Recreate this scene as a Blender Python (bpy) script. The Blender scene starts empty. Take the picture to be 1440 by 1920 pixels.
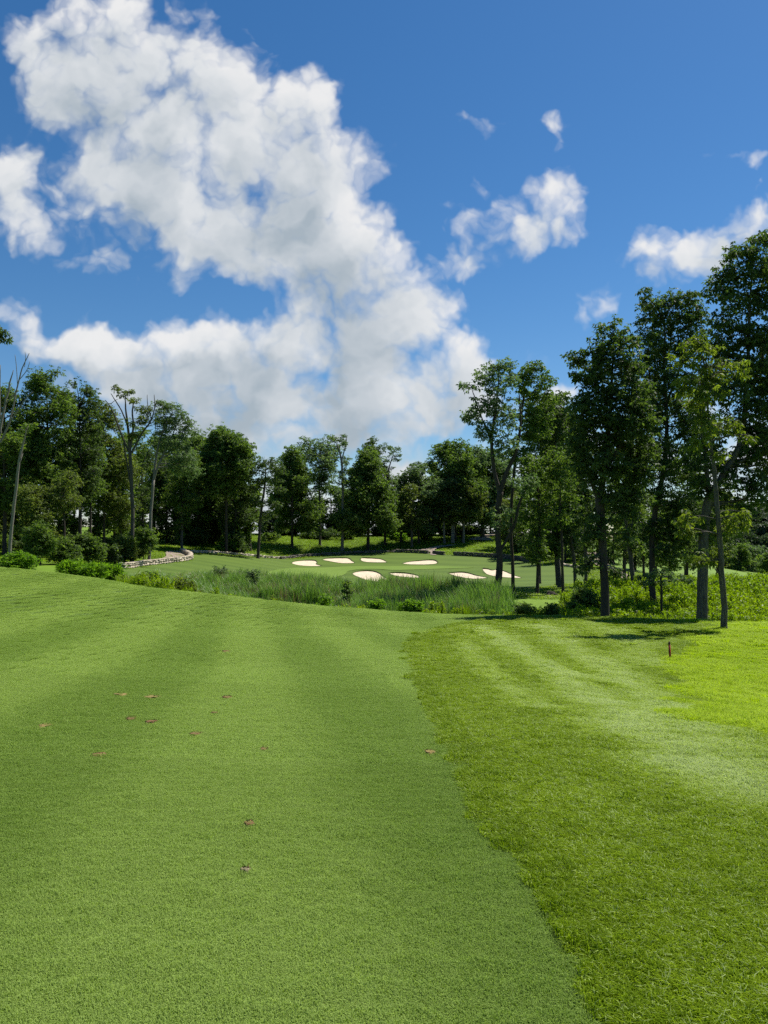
import bpy, bmesh, math, random
import numpy as np
from mathutils import Vector, geometry as mgeo

rng = np.random.default_rng(7)
random.seed(7)
R = math.radians
SC = bpy.context.scene
COL = SC.collection

# ------------------------------------------------------------------ camera geometry
F = 1420.0                       # focal length in photo pixels (1440 x 1920)
CZ = 1.65                        # eye height
PITCH = math.atan(50.0 / F)
CP, SP = math.cos(PITCH), math.sin(PITCH)


def ray(u, v):
    a = (u - 720.0) / F
    b = -(v - 960.0) / F
    d = np.array([a, CP - b * SP, SP + b * CP])
    return d / d[1]


def P(u, v, Y):
    """point of the place seen at photo pixel u, v and standing Y metres away"""
    d = ray(u, v)
    return np.array([0, 0, CZ]) + d * Y


def px2m(Y):
    return Y / F


# ------------------------------------------------------------------ terrain (thin plate spline through survey points)
SURVEY_PX = [
    # fairway, centre line
    (720, 1237, 20), (720, 1196, 30), (720, 1166, 40), (690, 1146, 50),
    (450, 1250, 19), (450, 1185, 30), (450, 1147, 40), (450, 1123, 51),
    (0, 1210, 18), (0, 1125, 33), (0, 1083, 47), (0, 1064, 58), (200, 1150, 33), (220, 1093, 56),
    (-250, 1150, 25), (-300, 1060, 55), (-300, 1040, 75),
    (940, 1158, 48), (940, 1200, 30), (1130, 1164, 47), (1320, 1172, 45), (1440, 1176, 44), (1255, 1236, 26),
    (1440, 1230, 28), (1440, 1330, 16), (1150, 1290, 17), (1700, 1240, 28), (1700, 1180, 46),
    # the wet hollow behind the crest
    (30, 1072, 68), (100, 1066, 78), (230, 1100, 66), (450, 1160, 60), (450, 1118, 75), (690, 1178, 58), (690, 1138, 72),
    (940, 1178, 55), (940, 1132, 66), (1130, 1190, 54), (1130, 1135, 66), (1320, 1192, 53), (1320, 1140, 66),
    (1440, 1196, 53), (1440, 1140, 66), (450, 1085, 95), (690, 1102, 100), (900, 1102, 100),
    # right hand grove floor
    (933, 1114, 76), (1007, 1116, 78), (1050, 1102, 92), (1078, 1096, 96), (1200, 1098, 98), (1320, 1092, 110),
    (1440, 1094, 120), (1400, 1086, 160), (1440, 1086, 220), (1170, 1076, 125), (1115, 1050, 150), (1100, 1037, 168), (1230, 1072, 150),
    # green and its banks
    (720, 1091, 118), (560, 1080, 125), (860, 1089, 120), (600, 1074, 134), (720, 1068, 138), (860, 1069, 138),
    (600, 1063, 154), (720, 1061.5, 155), (860, 1062.5, 154), (570, 1050, 165), (640, 1045, 171), (700, 1044, 173),
    (800, 1048, 167), (940, 1066, 138), (960, 1082, 124), (1000, 1060, 150),
    (540, 1047, 170), (650, 1039, 180), (740, 1036, 184), (870, 1040, 176), (1000, 1050, 165),
    (345, 1047, 128), (345, 1034, 150), (270, 1057, 108), (420, 1042, 150), (420, 1065, 118), (230, 1064, 98),
    # banks above the wall
    (300, 1036, 140), (450, 1023, 176), (550, 1020, 190), (700, 1012, 205), (880, 1012, 203), (910, 1001, 222), (1000, 1031, 186),
    (500, 1014, 192), (600, 1008, 210), (700, 1003, 226), (800, 1005, 218),
    (100, 1050, 95), (0, 1050, 90), (200, 1040, 115), (-200, 1035, 95), (-300, 1015, 140), (100, 1010, 150), (300, 1012, 180),
]
SURVEY_W = [(0, 0, 0), (0, 3, -.1), (0, 6, -.35), (-3, 6, -.3), (3, 6, -.38), (-5, 10, -.55), (0, 10, -.72), (5, 10, -.85), (-4, 0, .03),
            (4, 0, -.05), (0, -8, .3), (-12, -5, .3), (12, -5, -.3), (-30, 10, .2), (30, 5, -2.0), (30, 15, -2.6),
            (0, -40, 1), (-60, -20, 2), (60, -20, -4), (-90, 40, 3), (90, 40, -6), (-120, 120, 4), (-110, 200, 6),
            (140, 120, -10), (0, 260, 2), (-60, 260, 4), (60, 250, 3), (120, 250, -9), (0, 420, -6), (-200, 420, 2), (200, 420, -18),
            (300, 300, -20), (-300, 200, 5), (-300, -100, 3), (300, -100, -12), (0, -250, 3), (0, 800, -14), (500, 700, -22),
            (-500, 700, -5), (800, 300, -25), (-800, 200, 3), (0, -700, 3)]
pts = [P(u, v, Y) for u, v, Y in SURVEY_PX] + [np.array(p, float) for p in SURVEY_W]
pts = np.array(pts)


def _phi(d2):
    return 0.5 * d2 * np.log(d2 + 1e-9)


_S = 0.02
_xy = pts[:, :2] * _S
_n = len(pts)
_d2 = ((_xy[:, None] - _xy[None]) ** 2).sum(-1)
_K = _phi(_d2) + np.eye(_n) * 2e-4
_Pm = np.c_[np.ones(_n), _xy]
_A = np.zeros((_n + 3, _n + 3))
_A[:_n, :_n] = _K
_A[:_n, _n:] = _Pm
_A[_n:, :_n] = _Pm.T
_w = np.linalg.solve(_A, np.r_[pts[:, 2], 0, 0, 0])


def H(x, y):
    x = np.atleast_1d(np.asarray(x, float))
    y = np.atleast_1d(np.asarray(y, float))
    shp = x.shape
    q = np.c_[x.ravel(), y.ravel()] * _S
    out = np.empty(len(q))
    for i in range(0, len(q), 20000):
        b = q[i:i + 20000]
        d2 = ((b[:, None] - _xy[None]) ** 2).sum(-1)
        out[i:i + 20000] = _phi(d2) @ _w[:_n] + _w[_n] + b @ _w[_n + 1:]
    return out.reshape(shp)


def h1(x, y):
    return float(H(x, y)[0])


_YS = np.concatenate([np.linspace(1.5, 20, 200), np.linspace(20.2, 300, 900)])


def ground_px(u, v, ymin=0.0):
    """ground point seen at a photo pixel (first hit beyond ymin)"""
    d = ray(u, v)
    ys = _YS[_YS >= ymin]
    z = CZ + d[2] * ys
    g = H(d[0] * ys, ys)
    k = np.nonzero(z <= g)[0]
    if len(k) == 0:
        i = int(np.argmin(z - g))
        y = ys[i]
    elif k[0] == 0:
        y = ys[0]
    else:
        i = k[0]
        a, b = z[i - 1] - g[i - 1], g[i] - z[i]
        y = ys[i - 1] + (ys[i] - ys[i - 1]) * a / (a + b + 1e-9)
    return np.array([d[0] * y, y, h1(d[0] * y, y)])


# ------------------------------------------------------------------ mesh helpers
def mesh_np(name, V, Fq, mat=None, smooth=False, attrs=None, Ft=None):
    """V (n,3); Fq (m,4) quads; Ft (k,3) triangles; attrs {name: per-vertex floats}"""
    V = np.asarray(V, np.float32)
    Fq = np.zeros((0, 4), np.int32) if Fq is None or len(Fq) == 0 else np.asarray(Fq, np.int32)
    Ft = np.zeros((0, 3), np.int32) if Ft is None or len(Ft) == 0 else np.asarray(Ft, np.int32)
    me = bpy.data.meshes.new(name)
    me.vertices.add(len(V))
    me.vertices.foreach_set('co', V.ravel())
    nl = Fq.size + Ft.size
    me.loops.add(nl)
    me.loops.foreach_set('vertex_index', np.concatenate([Fq.ravel(), Ft.ravel()]).astype(np.int32))
    me.polygons.add(len(Fq) + len(Ft))
    st = np.concatenate([np.arange(len(Fq)) * 4, Fq.size + np.arange(len(Ft)) * 3]).astype(np.int32)
    me.polygons.foreach_set('loop_start', st)
    if smooth:
        me.polygons.foreach_set('use_smooth', np.ones(len(Fq) + len(Ft), bool))
    me.update(calc_edges=True)
    for k, a in (attrs or {}).items():
        at = me.attributes.new(k, 'FLOAT', 'POINT')
        at.data.foreach_set('value', np.asarray(a, np.float32))
    if mat:
        me.materials.append(mat)
    return me


def link(name, me, parent=None, loc=None):
    o = bpy.data.objects.new(name, me)
    COL.objects.link(o)
    if parent is not None:
        o.parent = parent
    if loc is not None:
        o.location = loc
    return o


def tag(o, label=None, cat=None, group=None, kind=None):
    if label:
        o['label'] = label
    if cat:
        o['category'] = cat
    if group:
        o['group'] = group
    if kind:
        o['kind'] = kind
    return o


def empty(name, loc, label, cat, group=None):
    o = bpy.data.objects.new(name, None)
    o.empty_display_size = 0.3
    COL.objects.link(o)
    o.location = loc
    return tag(o, label, cat, group)


class MB:
    """collects tubes, boxes and quads into one mesh"""

    def __init__(s):
        s.V, s.Q, s.T, s.n = [], [], [], 0

    def add(s, V, Q=None, T=None):
        V = np.asarray(V, float)
        s.V.append(V)
        if Q is not None and len(Q):
            s.Q.append(np.asarray(Q, int) + s.n)
        if T is not None and len(T):
            s.T.append(np.asarray(T, int) + s.n)
        s.n += len(V)

    def tube(s, pts, rad, sides=7, cap=True):
        pts = np.asarray(pts, float)
        rad = np.asarray(rad, float)
        k = len(pts)
        tan = np.gradient(pts, axis=0)
        tan /= np.linalg.norm(tan, axis=1)[:, None] + 1e-9
        mean = pts[-1] - pts[0]
        ref = np.array([1.0, 0, 0]) if abs(mean[0]) < 0.7 * np.linalg.norm(mean) else np.array([0, 0, 1.0])
        n1 = np.cross(tan, ref)
        n1 /= np.linalg.norm(n1, axis=1)[:, None] + 1e-9
        n2 = np.cross(tan, n1)
        a = np.linspace(0, 2 * np.pi, sides, endpoint=False)
        V = pts[:, None] + rad[:, None, None] * (np.cos(a)[None, :, None] * n1[:, None] + np.sin(a)[None, :, None] * n2[:, None])
        V = V.reshape(-1, 3)
        i = np.arange(k - 1)[:, None] * sides
        j = np.arange(sides)[None]
        jn = (j + 1) % sides
        Q = np.stack([i + j, i + jn, i + sides + jn, i + sides + j], -1).reshape(-1, 4)
        T = []
        if cap:
            V = np.vstack([V, pts[-1]])
            b = (k - 1) * sides
            T = [(b + q, b + (q + 1) % sides, k * sides) for q in range(sides)]
        s.add(V, Q, T)

    def box(s, c, sx, sy, sz, rz=0.0, jit=0.0):
        v = np.array([(x, y, z) for z in (-.5, .5) for y in (-.5, .5) for x in (-.5, .5)]) * (sx, sy, sz)
        if jit:
            v += rng.normal(0, jit, v.shape)
        cr, sr = math.cos(rz), math.sin(rz)
        v = np.c_[v[:, 0] * cr - v[:, 1] * sr, v[:, 0] * sr + v[:, 1] * cr, v[:, 2]] + np.asarray(c)
        s.add(v, [(0, 2, 3, 1), (4, 5, 7, 6), (0, 1, 5, 4), (2, 6, 7, 3), (0, 4, 6, 2), (1, 3, 7, 5)])

    def mesh(s, name, mat, smooth=False):
        V = np.vstack(s.V)
        Q = np.vstack(s.Q) if s.Q else None
        T = np.vstack(s.T) if s.T else None
        return mesh_np(name, V, Q, mat, smooth, None, T)


# ------------------------------------------------------------------ materials
def new_mat(name):
    m = bpy.data.materials.new(name)
    m.use_nodes = True
    nt = m.node_tree
    nt.nodes.clear()
    return m, nt, nt.nodes, nt.links


def nd(nodes, typ, **kw):
    n = nodes.new(typ)
    for k, v in kw.items():
        if k.startswith('i_'):
            key = k[2:]
            n.inputs[int(key) if key.isdigit() else key.replace('_', ' ')].default_value = v
        else:
            setattr(n, k, v)
    return n


def ramp(nodes, stops, interp='LINEAR'):
    r = nodes.new('ShaderNodeValToRGB')
    r.color_ramp.interpolation = interp
    e = r.color_ramp.elements
    while len(e) < len(stops):
        e.new(0.5)
    for el, (p, c) in zip(e, stops):
        el.position = p
        el.color = (*c, 1) if len(c) == 3 else c
    return r


def leaf_mat(name, dark, light, trans, tfac=0.35, rough=0.58, spec=0.18, instancer=False, mid=None):
    m, nt, N, L = new_mat(name)
    out = nd(N, 'ShaderNodeOutputMaterial')
    at = nd(N, 'ShaderNodeAttribute', attribute_name='tint')
    rmp = ramp(N, [(0.0, dark), (1.0, light)] if mid is None else [(0.0, dark), (0.55, mid), (1.0, light)])
    if instancer:
        at2 = nd(N, 'ShaderNodeAttribute', attribute_name='itint', attribute_type='INSTANCER')
        mx = nd(N, 'ShaderNodeMath', operation='MULTIPLY_ADD')
        L.new(at.outputs['Fac'], mx.inputs[0])
        mx.inputs[1].default_value = 0.55
        L.new(at2.outputs['Fac'], mx.inputs[2])
        L.new(mx.outputs[0], rmp.inputs[0])
    else:
        L.new(at.outputs['Fac'], rmp.inputs[0])
    pr = nd(N, 'ShaderNodeBsdfPrincipled', i_Roughness=rough)
    pr.inputs['Specular IOR Level'].default_value = spec
    L.new(rmp.outputs[0], pr.inputs['Base Color'])
    tr = nd(N, 'ShaderNodeBsdfTranslucent')
    mc = nd(N, 'ShaderNodeMix', data_type='RGBA', blend_type='MULTIPLY')
    mc.inputs[0].default_value = 1.0
    L.new(rmp.outputs[0], mc.inputs[6])
    mc.inputs[7].default_value = (*trans, 1)
    L.new(mc.outputs[2], tr.inputs['Color'])
    mx = nd(N, 'ShaderNodeMixShader')
    mx.inputs[0].default_value = tfac
    L.new(pr.outputs[0], mx.inputs[1])
    L.new(tr.outputs[0], mx.inputs[2])
    L.new(mx.outputs[0], out.inputs[0])
    return m


def surf_mat(name, stops, scale=8.0, detail=6, rough=0.9, bump=0.3, bscale=None, stretch=None, spec=0.2, dist=0.05):
    m, nt, N, L = new_mat(name)
    out = nd(N, 'ShaderNodeOutputMaterial')
    tc = nd(N, 'ShaderNodeTexCoord')
    src = tc.outputs['Object']
    if stretch:
        mp = nd(N, 'ShaderNodeMapping')
        mp.inputs['Scale'].default_value = stretch
        L.new(src, mp.inputs[0])
        src = mp.outputs[0]
    no = nd(N, 'ShaderNodeTexNoise', i_Scale=scale, i_Detail=detail, i_Roughness=0.65)
    L.new(src, no.inputs['Vector'])
    rm = ramp(N, stops)
    L.new(no.outputs['Fac'], rm.inputs[0])
    pr = nd(N, 'ShaderNodeBsdfPrincipled', i_Roughness=rough)
    pr.inputs['Specular IOR Level'].default_value = spec
    L.new(rm.outputs[0], pr.inputs['Base Color'])
    if bump:
        n2 = nd(N, 'ShaderNodeTexNoise', i_Scale=bscale or scale * 3, i_Detail=5)
        L.new(src, n2.inputs['Vector'])
        b = nd(N, 'ShaderNodeBump', i_Strength=bump, i_Distance=dist)
        L.new(n2.outputs['Fac'], b.inputs['Height'])
        L.new(b.outputs[0], pr.inputs['Normal'])
    L.new(pr.outputs[0], out.inputs[0])
    return m


def turf_mat(name, cols, big=0.35, fine=60.0, bump=0.6, attr=None, attr_cols=None, stripes=None):
    """mown grass: large drift, medium mottling and fine grain; attr = mowing-lay attribute on the sheet, its sheen painted as a paler colour"""
    m, nt, N, L = new_mat(name)
    out = nd(N, 'ShaderNodeOutputMaterial')
    tc = nd(N, 'ShaderNodeTexCoord')
    n1 = nd(N, 'ShaderNodeTexNoise', i_Scale=big, i_Detail=4, i_Roughness=0.6)
    n2 = nd(N, 'ShaderNodeTexNoise', i_Scale=fine, i_Detail=3, i_Roughness=0.7)
    n3 = nd(N, 'ShaderNodeTexNoise', i_Scale=big * 9, i_Detail=4, i_Roughness=0.65)
    for n in (n1, n2, n3):
        L.new(tc.outputs['Object'], n.inputs['Vector'])
    a = nd(N, 'ShaderNodeMath', operation='MULTIPLY_ADD')
    L.new(n2.outputs['Fac'], a.inputs[0])
    a.inputs[1].default_value = 0.55
    L.new(n1.outputs['Fac'], a.inputs[2])
    b = nd(N, 'ShaderNodeMath', operation='MULTIPLY_ADD')
    L.new(n3.outputs['Fac'], b.inputs[0])
    b.inputs[1].default_value = 0.45
    L.new(a.outputs[0], b.inputs[2])
    c = nd(N, 'ShaderNodeMapRange', i_1=0.6, i_2=1.4)
    L.new(b.outputs[0], c.inputs[0])
    fac = c.outputs[0]
    if stripes:
        w = nd(N, 'ShaderNodeTexWave', wave_type='BANDS', bands_direction='X', i_Scale=stripes[0], i_Distortion=1.2, i_Detail=2)
        w.inputs['Detail Scale'].default_value = 0.3
        mp = nd(N, 'ShaderNodeMapping')
        mp.inputs['Rotation'].default_value = (0, 0, R(stripes[1]))
        L.new(tc.outputs['Object'], mp.inputs[0])
        L.new(mp.outputs[0], w.inputs['Vector'])
        ad = nd(N, 'ShaderNodeMath', operation='MULTIPLY_ADD')
        L.new(w.outputs['Fac'], ad.inputs[0])
        ad.inputs[1].default_value = stripes[2]
        L.new(fac, ad.inputs[2])
        fac = ad.outputs[0]
    rm = ramp(N, [(0.1, cols[0]), (0.5, cols[1]), (0.9, cols[2])])
    L.new(fac, rm.inputs[0])
    col = rm.outputs[0]
    if attr:
        at = nd(N, 'ShaderNodeAttribute', attribute_name=attr)
        mix = nd(N, 'ShaderNodeMix', data_type='RGBA')
        L.new(at.outputs['Fac'], mix.inputs[0])
        L.new(col, mix.inputs[6])
        mix.inputs[7].default_value = (*attr_cols, 1)
        col = mix.outputs[2]
    pr = nd(N, 'ShaderNodeBsdfPrincipled', i_Roughness=0.75)
    pr.inputs['Specular IOR Level'].default_value = 0.15
    L.new(col, pr.inputs['Base Color'])
    bp = nd(N, 'ShaderNodeBump', i_Strength=bump, i_Distance=0.02)
    L.new(n2.outputs['Fac'], bp.inputs['Height'])
    L.new(bp.outputs[0], pr.inputs['Normal'])
    L.new(pr.outputs[0], out.inputs[0])
    return m


# leaf materials by kind of tree: (dark, light, translucent multiplier)
LM = {
    'dark': leaf_mat('leaf_dark_green', (.030, .056, .018), (.100, .142, .050), (1.5, 1.7, .5), .45),
    'mid': leaf_mat('leaf_mid_green', (.044, .082, .020), (.140, .196, .054), (1.6, 1.8, .5), .48),
    'grey': leaf_mat('leaf_grey_green', (.062, .104, .042), (.175, .235, .105), (1.3, 1.5, .7), .46),
    'yellow': leaf_mat('leaf_yellow_green', (.058, .090, .015), (.160, .205, .040), (1.6, 1.7, .5), .52),
    'fresh': leaf_mat('leaf_fresh_green', (.062, .135, .008), (.175, .29, .028), (1.5, 1.7, .5), .52),
    'olive': leaf_mat('leaf_olive_green', (.054, .084, .018), (.150, .185, .046), (1.5, 1.6, .6), .46),
}
BARK = {
    'ridged': surf_mat('bark_ridged', [(.3, (.055, .048, .037)), (.5, (.12, .108, .085)), (.75, (.22, .20, .165))], 7, stretch=(2.2, 2.2, .22), bump=1.0, dist=.12),
    'dark': surf_mat('bark_dark', [(.3, (.030, .024, .019)), (.7, (.085, .070, .056))], 6, stretch=(3, 3, .5), bump=.9),
    'grey': surf_mat('bark_grey', [(.3, (.048, .042, .034)), (.7, (.125, .112, .092))], 5, stretch=(3, 3, .5), bump=.9),
    'pale': surf_mat('bark_pale', [(.3, (.11, .10, .082)), (.7, (.25, .23, .195))], 5, stretch=(3, 3, .5), bump=.6),
}


# ------------------------------------------------------------------ polygons on the ground
def inpoly(x, y, poly):
    x = np.asarray(x); y = np.asarray(y)
    c = np.zeros(x.shape, bool)
    p = np.asarray(poly)
    j = len(p) - 1
    for i in range(len(p)):
        xi, yi, xj, yj = p[i, 0], p[i, 1], p[j, 0], p[j, 1]
        if yi != yj:
            c ^= ((yi > y) != (yj > y)) & (x < (xj - xi) * (y - yi) / (yj - yi) + xi)
        j = i
    return c


def dist_line(x, y, line):
    """distance from points to a polyline and the parameter along it"""
    x = np.asarray(x, float); y = np.asarray(y, float)
    best = np.full(x.shape, 1e9)
    par = np.zeros(x.shape)
    line = np.asarray(line, float)[:, :2]
    for i in range(len(line) - 1):
        a, b = line[i], line[i + 1]
        d = b - a
        t = np.clip(((x - a[0]) * d[0] + (y - a[1]) * d[1]) / (d @ d + 1e-12), 0, 1)
        q = np.hypot(x - a[0] - t * d[0], y - a[1] - t * d[1])
        m = q < best
        best = np.where(m, q, best)
        par = np.where(m, (i + t) / (len(line) - 1), par)
    return best, par


def smooth_closed(poly, k=4, closed=True):
    """Catmull-Rom through the points"""
    p = np.asarray(poly, float)
    n = len(p)
    out = []
    rngi = range(n) if closed else range(n - 1)
    for i in rngi:
        if closed:
            a, b, c, d = p[i - 1], p[i], p[(i + 1) % n], p[(i + 2) % n]
        else:
            a, b, c, d = p[max(i - 1, 0)], p[i], p[i + 1], p[min(i + 2, n - 1)]
        for t in np.linspace(0, 1, k, endpoint=False):
            out.append(.5 * (2 * b + (c - a) * t + (2 * a - 5 * b + 4 * c - d) * t * t + (3 * b - a - 3 * c + d) * t ** 3))
    if not closed:
        out.append(p[-1])
    return np.array(out)


def gpoly(px, ymin=0.0, k=4, closed=True):
    g = np.array([ground_px(u, v, ymin)[:2] for u, v in px])
    return smooth_closed(g, k, closed)


def resample(poly, step):
    p = np.vstack([poly, poly[:1]])
    out = []
    for a, b in zip(p[:-1], p[1:]):
        d = np.hypot(*(b - a))
        st = step(0.5 * (a + b)) if callable(step) else step
        n = max(1, int(math.ceil(d / st)))
        for i in range(n):
            out.append(a + (b - a) * i / n)
    return np.array(out)


def sheet(name, poly, mat, step, lift=0.0, holes=(), attrs=None, kind='structure', smooth=True, under=0):
    """a patch of ground cover lying on the terrain; step(p) = local triangle size"""
    poly = resample(np.asarray(poly, float), step)
    holes = [np.asarray(h, float) for h in holes]
    pts = [tuple(q) for q in poly]
    edges = [(i, (i + 1) % len(poly)) for i in range(len(poly))]
    for h in holes:
        b = len(pts)
        pts += [tuple(q) for q in h]
        edges += [(b + i, b + (i + 1) % len(h)) for i in range(len(h))]
    lo, hi = poly.min(0), poly.max(0)
    cy = lo[1]
    while cy < hi[1]:
        st = step(np.array([(lo[0] + hi[0]) / 2, cy])) if callable(step) else step
        xs = np.arange(lo[0], hi[0], st) + rng.uniform(-.2, .2) * st
        ys = np.full(len(xs), cy) + rng.uniform(-.2, .2, len(xs)) * st
        m = inpoly(xs, ys, poly)
        for h in holes:
            m &= ~inpoly(xs, ys, h)
        pts += list(zip(xs[m], ys[m]))
        cy += st
    vs, _, fs, *_ = mgeo.delaunay_2d_cdt([Vector(q) for q in pts], edges, [], 0, 1e-5)
    V = np.array([tuple(q) for q in vs])
    T = np.array([f for f in fs if len(f) == 3])
    c = V[T].mean(1)
    m = inpoly(c[:, 0], c[:, 1], poly)
    for h in holes:
        m &= ~inpoly(c[:, 0], c[:, 1], h)
    T = T[m]
    a, b, cc = V[T[:, 0]], V[T[:, 1]], V[T[:, 2]]
    cr = (b - a)[:, 0] * (cc - a)[:, 1] - (b - a)[:, 1] * (cc - a)[:, 0]
    T[cr < 0] = T[cr < 0][:, ::-1]
    z = H(V[:, 0], V[:, 1]) + lift - under * (.012 + .0009 * np.hypot(V[:, 0], V[:, 1]))
    at = {k: f(V[:, 0], V[:, 1]) for k, f in (attrs or {}).items()}
    me = mesh_np(name, np.c_[V, z], None, mat, smooth, at, T)
    o = link(name, me)
    return tag(o, kind=kind)


near_step = lambda p: 0.16 + 0.03 * max(0.0, math.hypot(p[0], p[1]))

# fairway edge, from the camera's feet up to the crest
EDGE_PX = [(1165, 1920), (1110, 1830), (1055, 1740), (1000, 1640), (925, 1560), (895, 1500), (862, 1430), (812, 1330), (780, 1272),
           (765, 1228), (768, 1207), (790, 1191), (840, 1174), (900, 1164), (948, 1158.5)]
edge = np.array([ground_px(u, v)[:2] for u, v in EDGE_PX])
tail = np.array([[edge[0, 0] + .55, 1.0], [edge[0, 0] + 1.2, -3.0], [edge[0, 0] + 2.5, -12.0]])[::-1]
edge = smooth_closed(np.vstack([tail, edge, edge[-1] + np.array([2.0, 7.0])]), 5, False)
CREST_L = [(-60, 70), (-42, 66), (-27, 61.5), (-17, 58.5), (-9, 55.5), (-2, 54)]
fair_poly = np.vstack([edge, np.array(CREST_L)[::-1], [(-60, 30), (-45, 0), (-30, -14)]])

# boundary between the mown rough and the tall bright rough
TALL_PX = [(1345, 1177), (1318, 1190), (1288, 1214), (1266, 1238), (1254, 1265), (1250, 1295), (1282, 1328), (1340, 1362), (1400, 1400), (1440, 1425)]
tall = np.array([ground_px(u, v)[:2] for u, v in TALL_PX])
tall = smooth_closed(np.vstack([tall, [(9, 8.5), (16, 3)]]), 4, False)
rough_poly = np.vstack([edge[::-1], [(14, -12)], tall[::-1], [tall[0] + (1.5, 8)], [edge[-1] + (0.02, 0.02)]])
tall_poly = np.vstack([tall, [(40, 3), (48, 40), (40, 54), tall[0] + (1.5, 8)]])

# mowing lay on the rough: sheen off the rolled blades, put into the colour
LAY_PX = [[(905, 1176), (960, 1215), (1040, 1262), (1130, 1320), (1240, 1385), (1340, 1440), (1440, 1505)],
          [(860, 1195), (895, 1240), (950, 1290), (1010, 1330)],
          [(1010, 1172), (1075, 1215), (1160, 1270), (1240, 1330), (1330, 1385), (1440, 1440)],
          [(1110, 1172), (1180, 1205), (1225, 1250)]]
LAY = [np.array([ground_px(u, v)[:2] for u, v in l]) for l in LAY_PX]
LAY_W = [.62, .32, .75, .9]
SHEEN_A = [.72, .5, .62, .5]


def hash_noise(x, y, s, seed=0):
    """smooth value noise"""
    x = np.asarray(x) * s + 37.1 * seed; y = np.asarray(y) * s - 17.3 * seed
    xi, yi = np.floor(x), np.floor(y)
    fx, fy = x - xi, y - yi
    fx = fx * fx * (3 - 2 * fx); fy = fy * fy * (3 - 2 * fy)
    hsh = lambda a, b: np.modf(np.abs(np.sin(a * 127.1 + b * 311.7 + seed * 7.7) * 43758.5453))[0]
    return (hsh(xi, yi) * (1 - fx) + hsh(xi + 1, yi) * fx) * (1 - fy) + (hsh(xi, yi + 1) * (1 - fx) + hsh(xi + 1, yi + 1) * fx) * fy


def sheen_rough(x, y):
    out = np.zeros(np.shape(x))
    for l, w, a in zip(LAY, LAY_W, SHEEN_A):
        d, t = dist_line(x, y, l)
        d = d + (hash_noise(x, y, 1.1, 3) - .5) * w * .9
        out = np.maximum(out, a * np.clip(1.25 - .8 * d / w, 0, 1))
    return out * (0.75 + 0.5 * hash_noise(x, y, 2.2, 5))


def sheen_fair(x, y):
    """broad mowing passes along the fairway, blade-lean sheen painted as lighter and darker bands"""
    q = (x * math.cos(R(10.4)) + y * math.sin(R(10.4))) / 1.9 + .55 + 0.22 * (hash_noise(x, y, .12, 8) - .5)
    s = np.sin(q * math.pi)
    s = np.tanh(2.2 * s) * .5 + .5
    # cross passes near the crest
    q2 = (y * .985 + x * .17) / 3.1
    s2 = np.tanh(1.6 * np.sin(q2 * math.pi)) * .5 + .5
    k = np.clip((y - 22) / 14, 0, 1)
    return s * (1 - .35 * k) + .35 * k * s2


# ------------------------------------------------------------------ ground materials and sheets
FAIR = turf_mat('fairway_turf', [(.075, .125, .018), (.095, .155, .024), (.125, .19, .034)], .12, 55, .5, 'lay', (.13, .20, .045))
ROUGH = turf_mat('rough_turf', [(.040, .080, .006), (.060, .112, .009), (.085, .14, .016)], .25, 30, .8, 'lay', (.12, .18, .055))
TALL = turf_mat('tall_rough_turf', [(.055, .130, .006), (.080, .175, .010), (.115, .215, .016)], .25, 20, .8)
LAWN = turf_mat('lawn_turf', [(.046, .084, .008), (.062, .106, .011), (.080, .128, .015)], .08, 6, .3, 'lay', (.094, .148, .017))
GREEN = turf_mat('green_turf', [(.10, .165, .020), (.12, .19, .024), (.14, .215, .03)], .10, 10, .15)
MEADOW = turf_mat('meadow_turf', [(.075, .13, .010), (.115, .195, .014), (.17, .25, .022)], .10, 3.5, .9)
GRAVEL = surf_mat('gravel_path_brown', [(.3, (.19, .145, .11)), (.55, (.28, .22, .175)), (.8, (.36, .30, .24))], 1.6, bump=.5, bscale=14)
SAND = surf_mat('bunker_sand', [(.3, (.42, .34, .235)), (.5, (.58, .48, .34)), (.8, (.70, .60, .45))], 1.1, bump=.55, bscale=2.6, dist=.12)
SOIL = surf_mat('dark_soil', [(.3, (.075, .045, .020)), (.6, (.14, .09, .045)), (.85, (.23, .165, .09))], 40, bump=.8, bscale=90, dist=.01)

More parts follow.
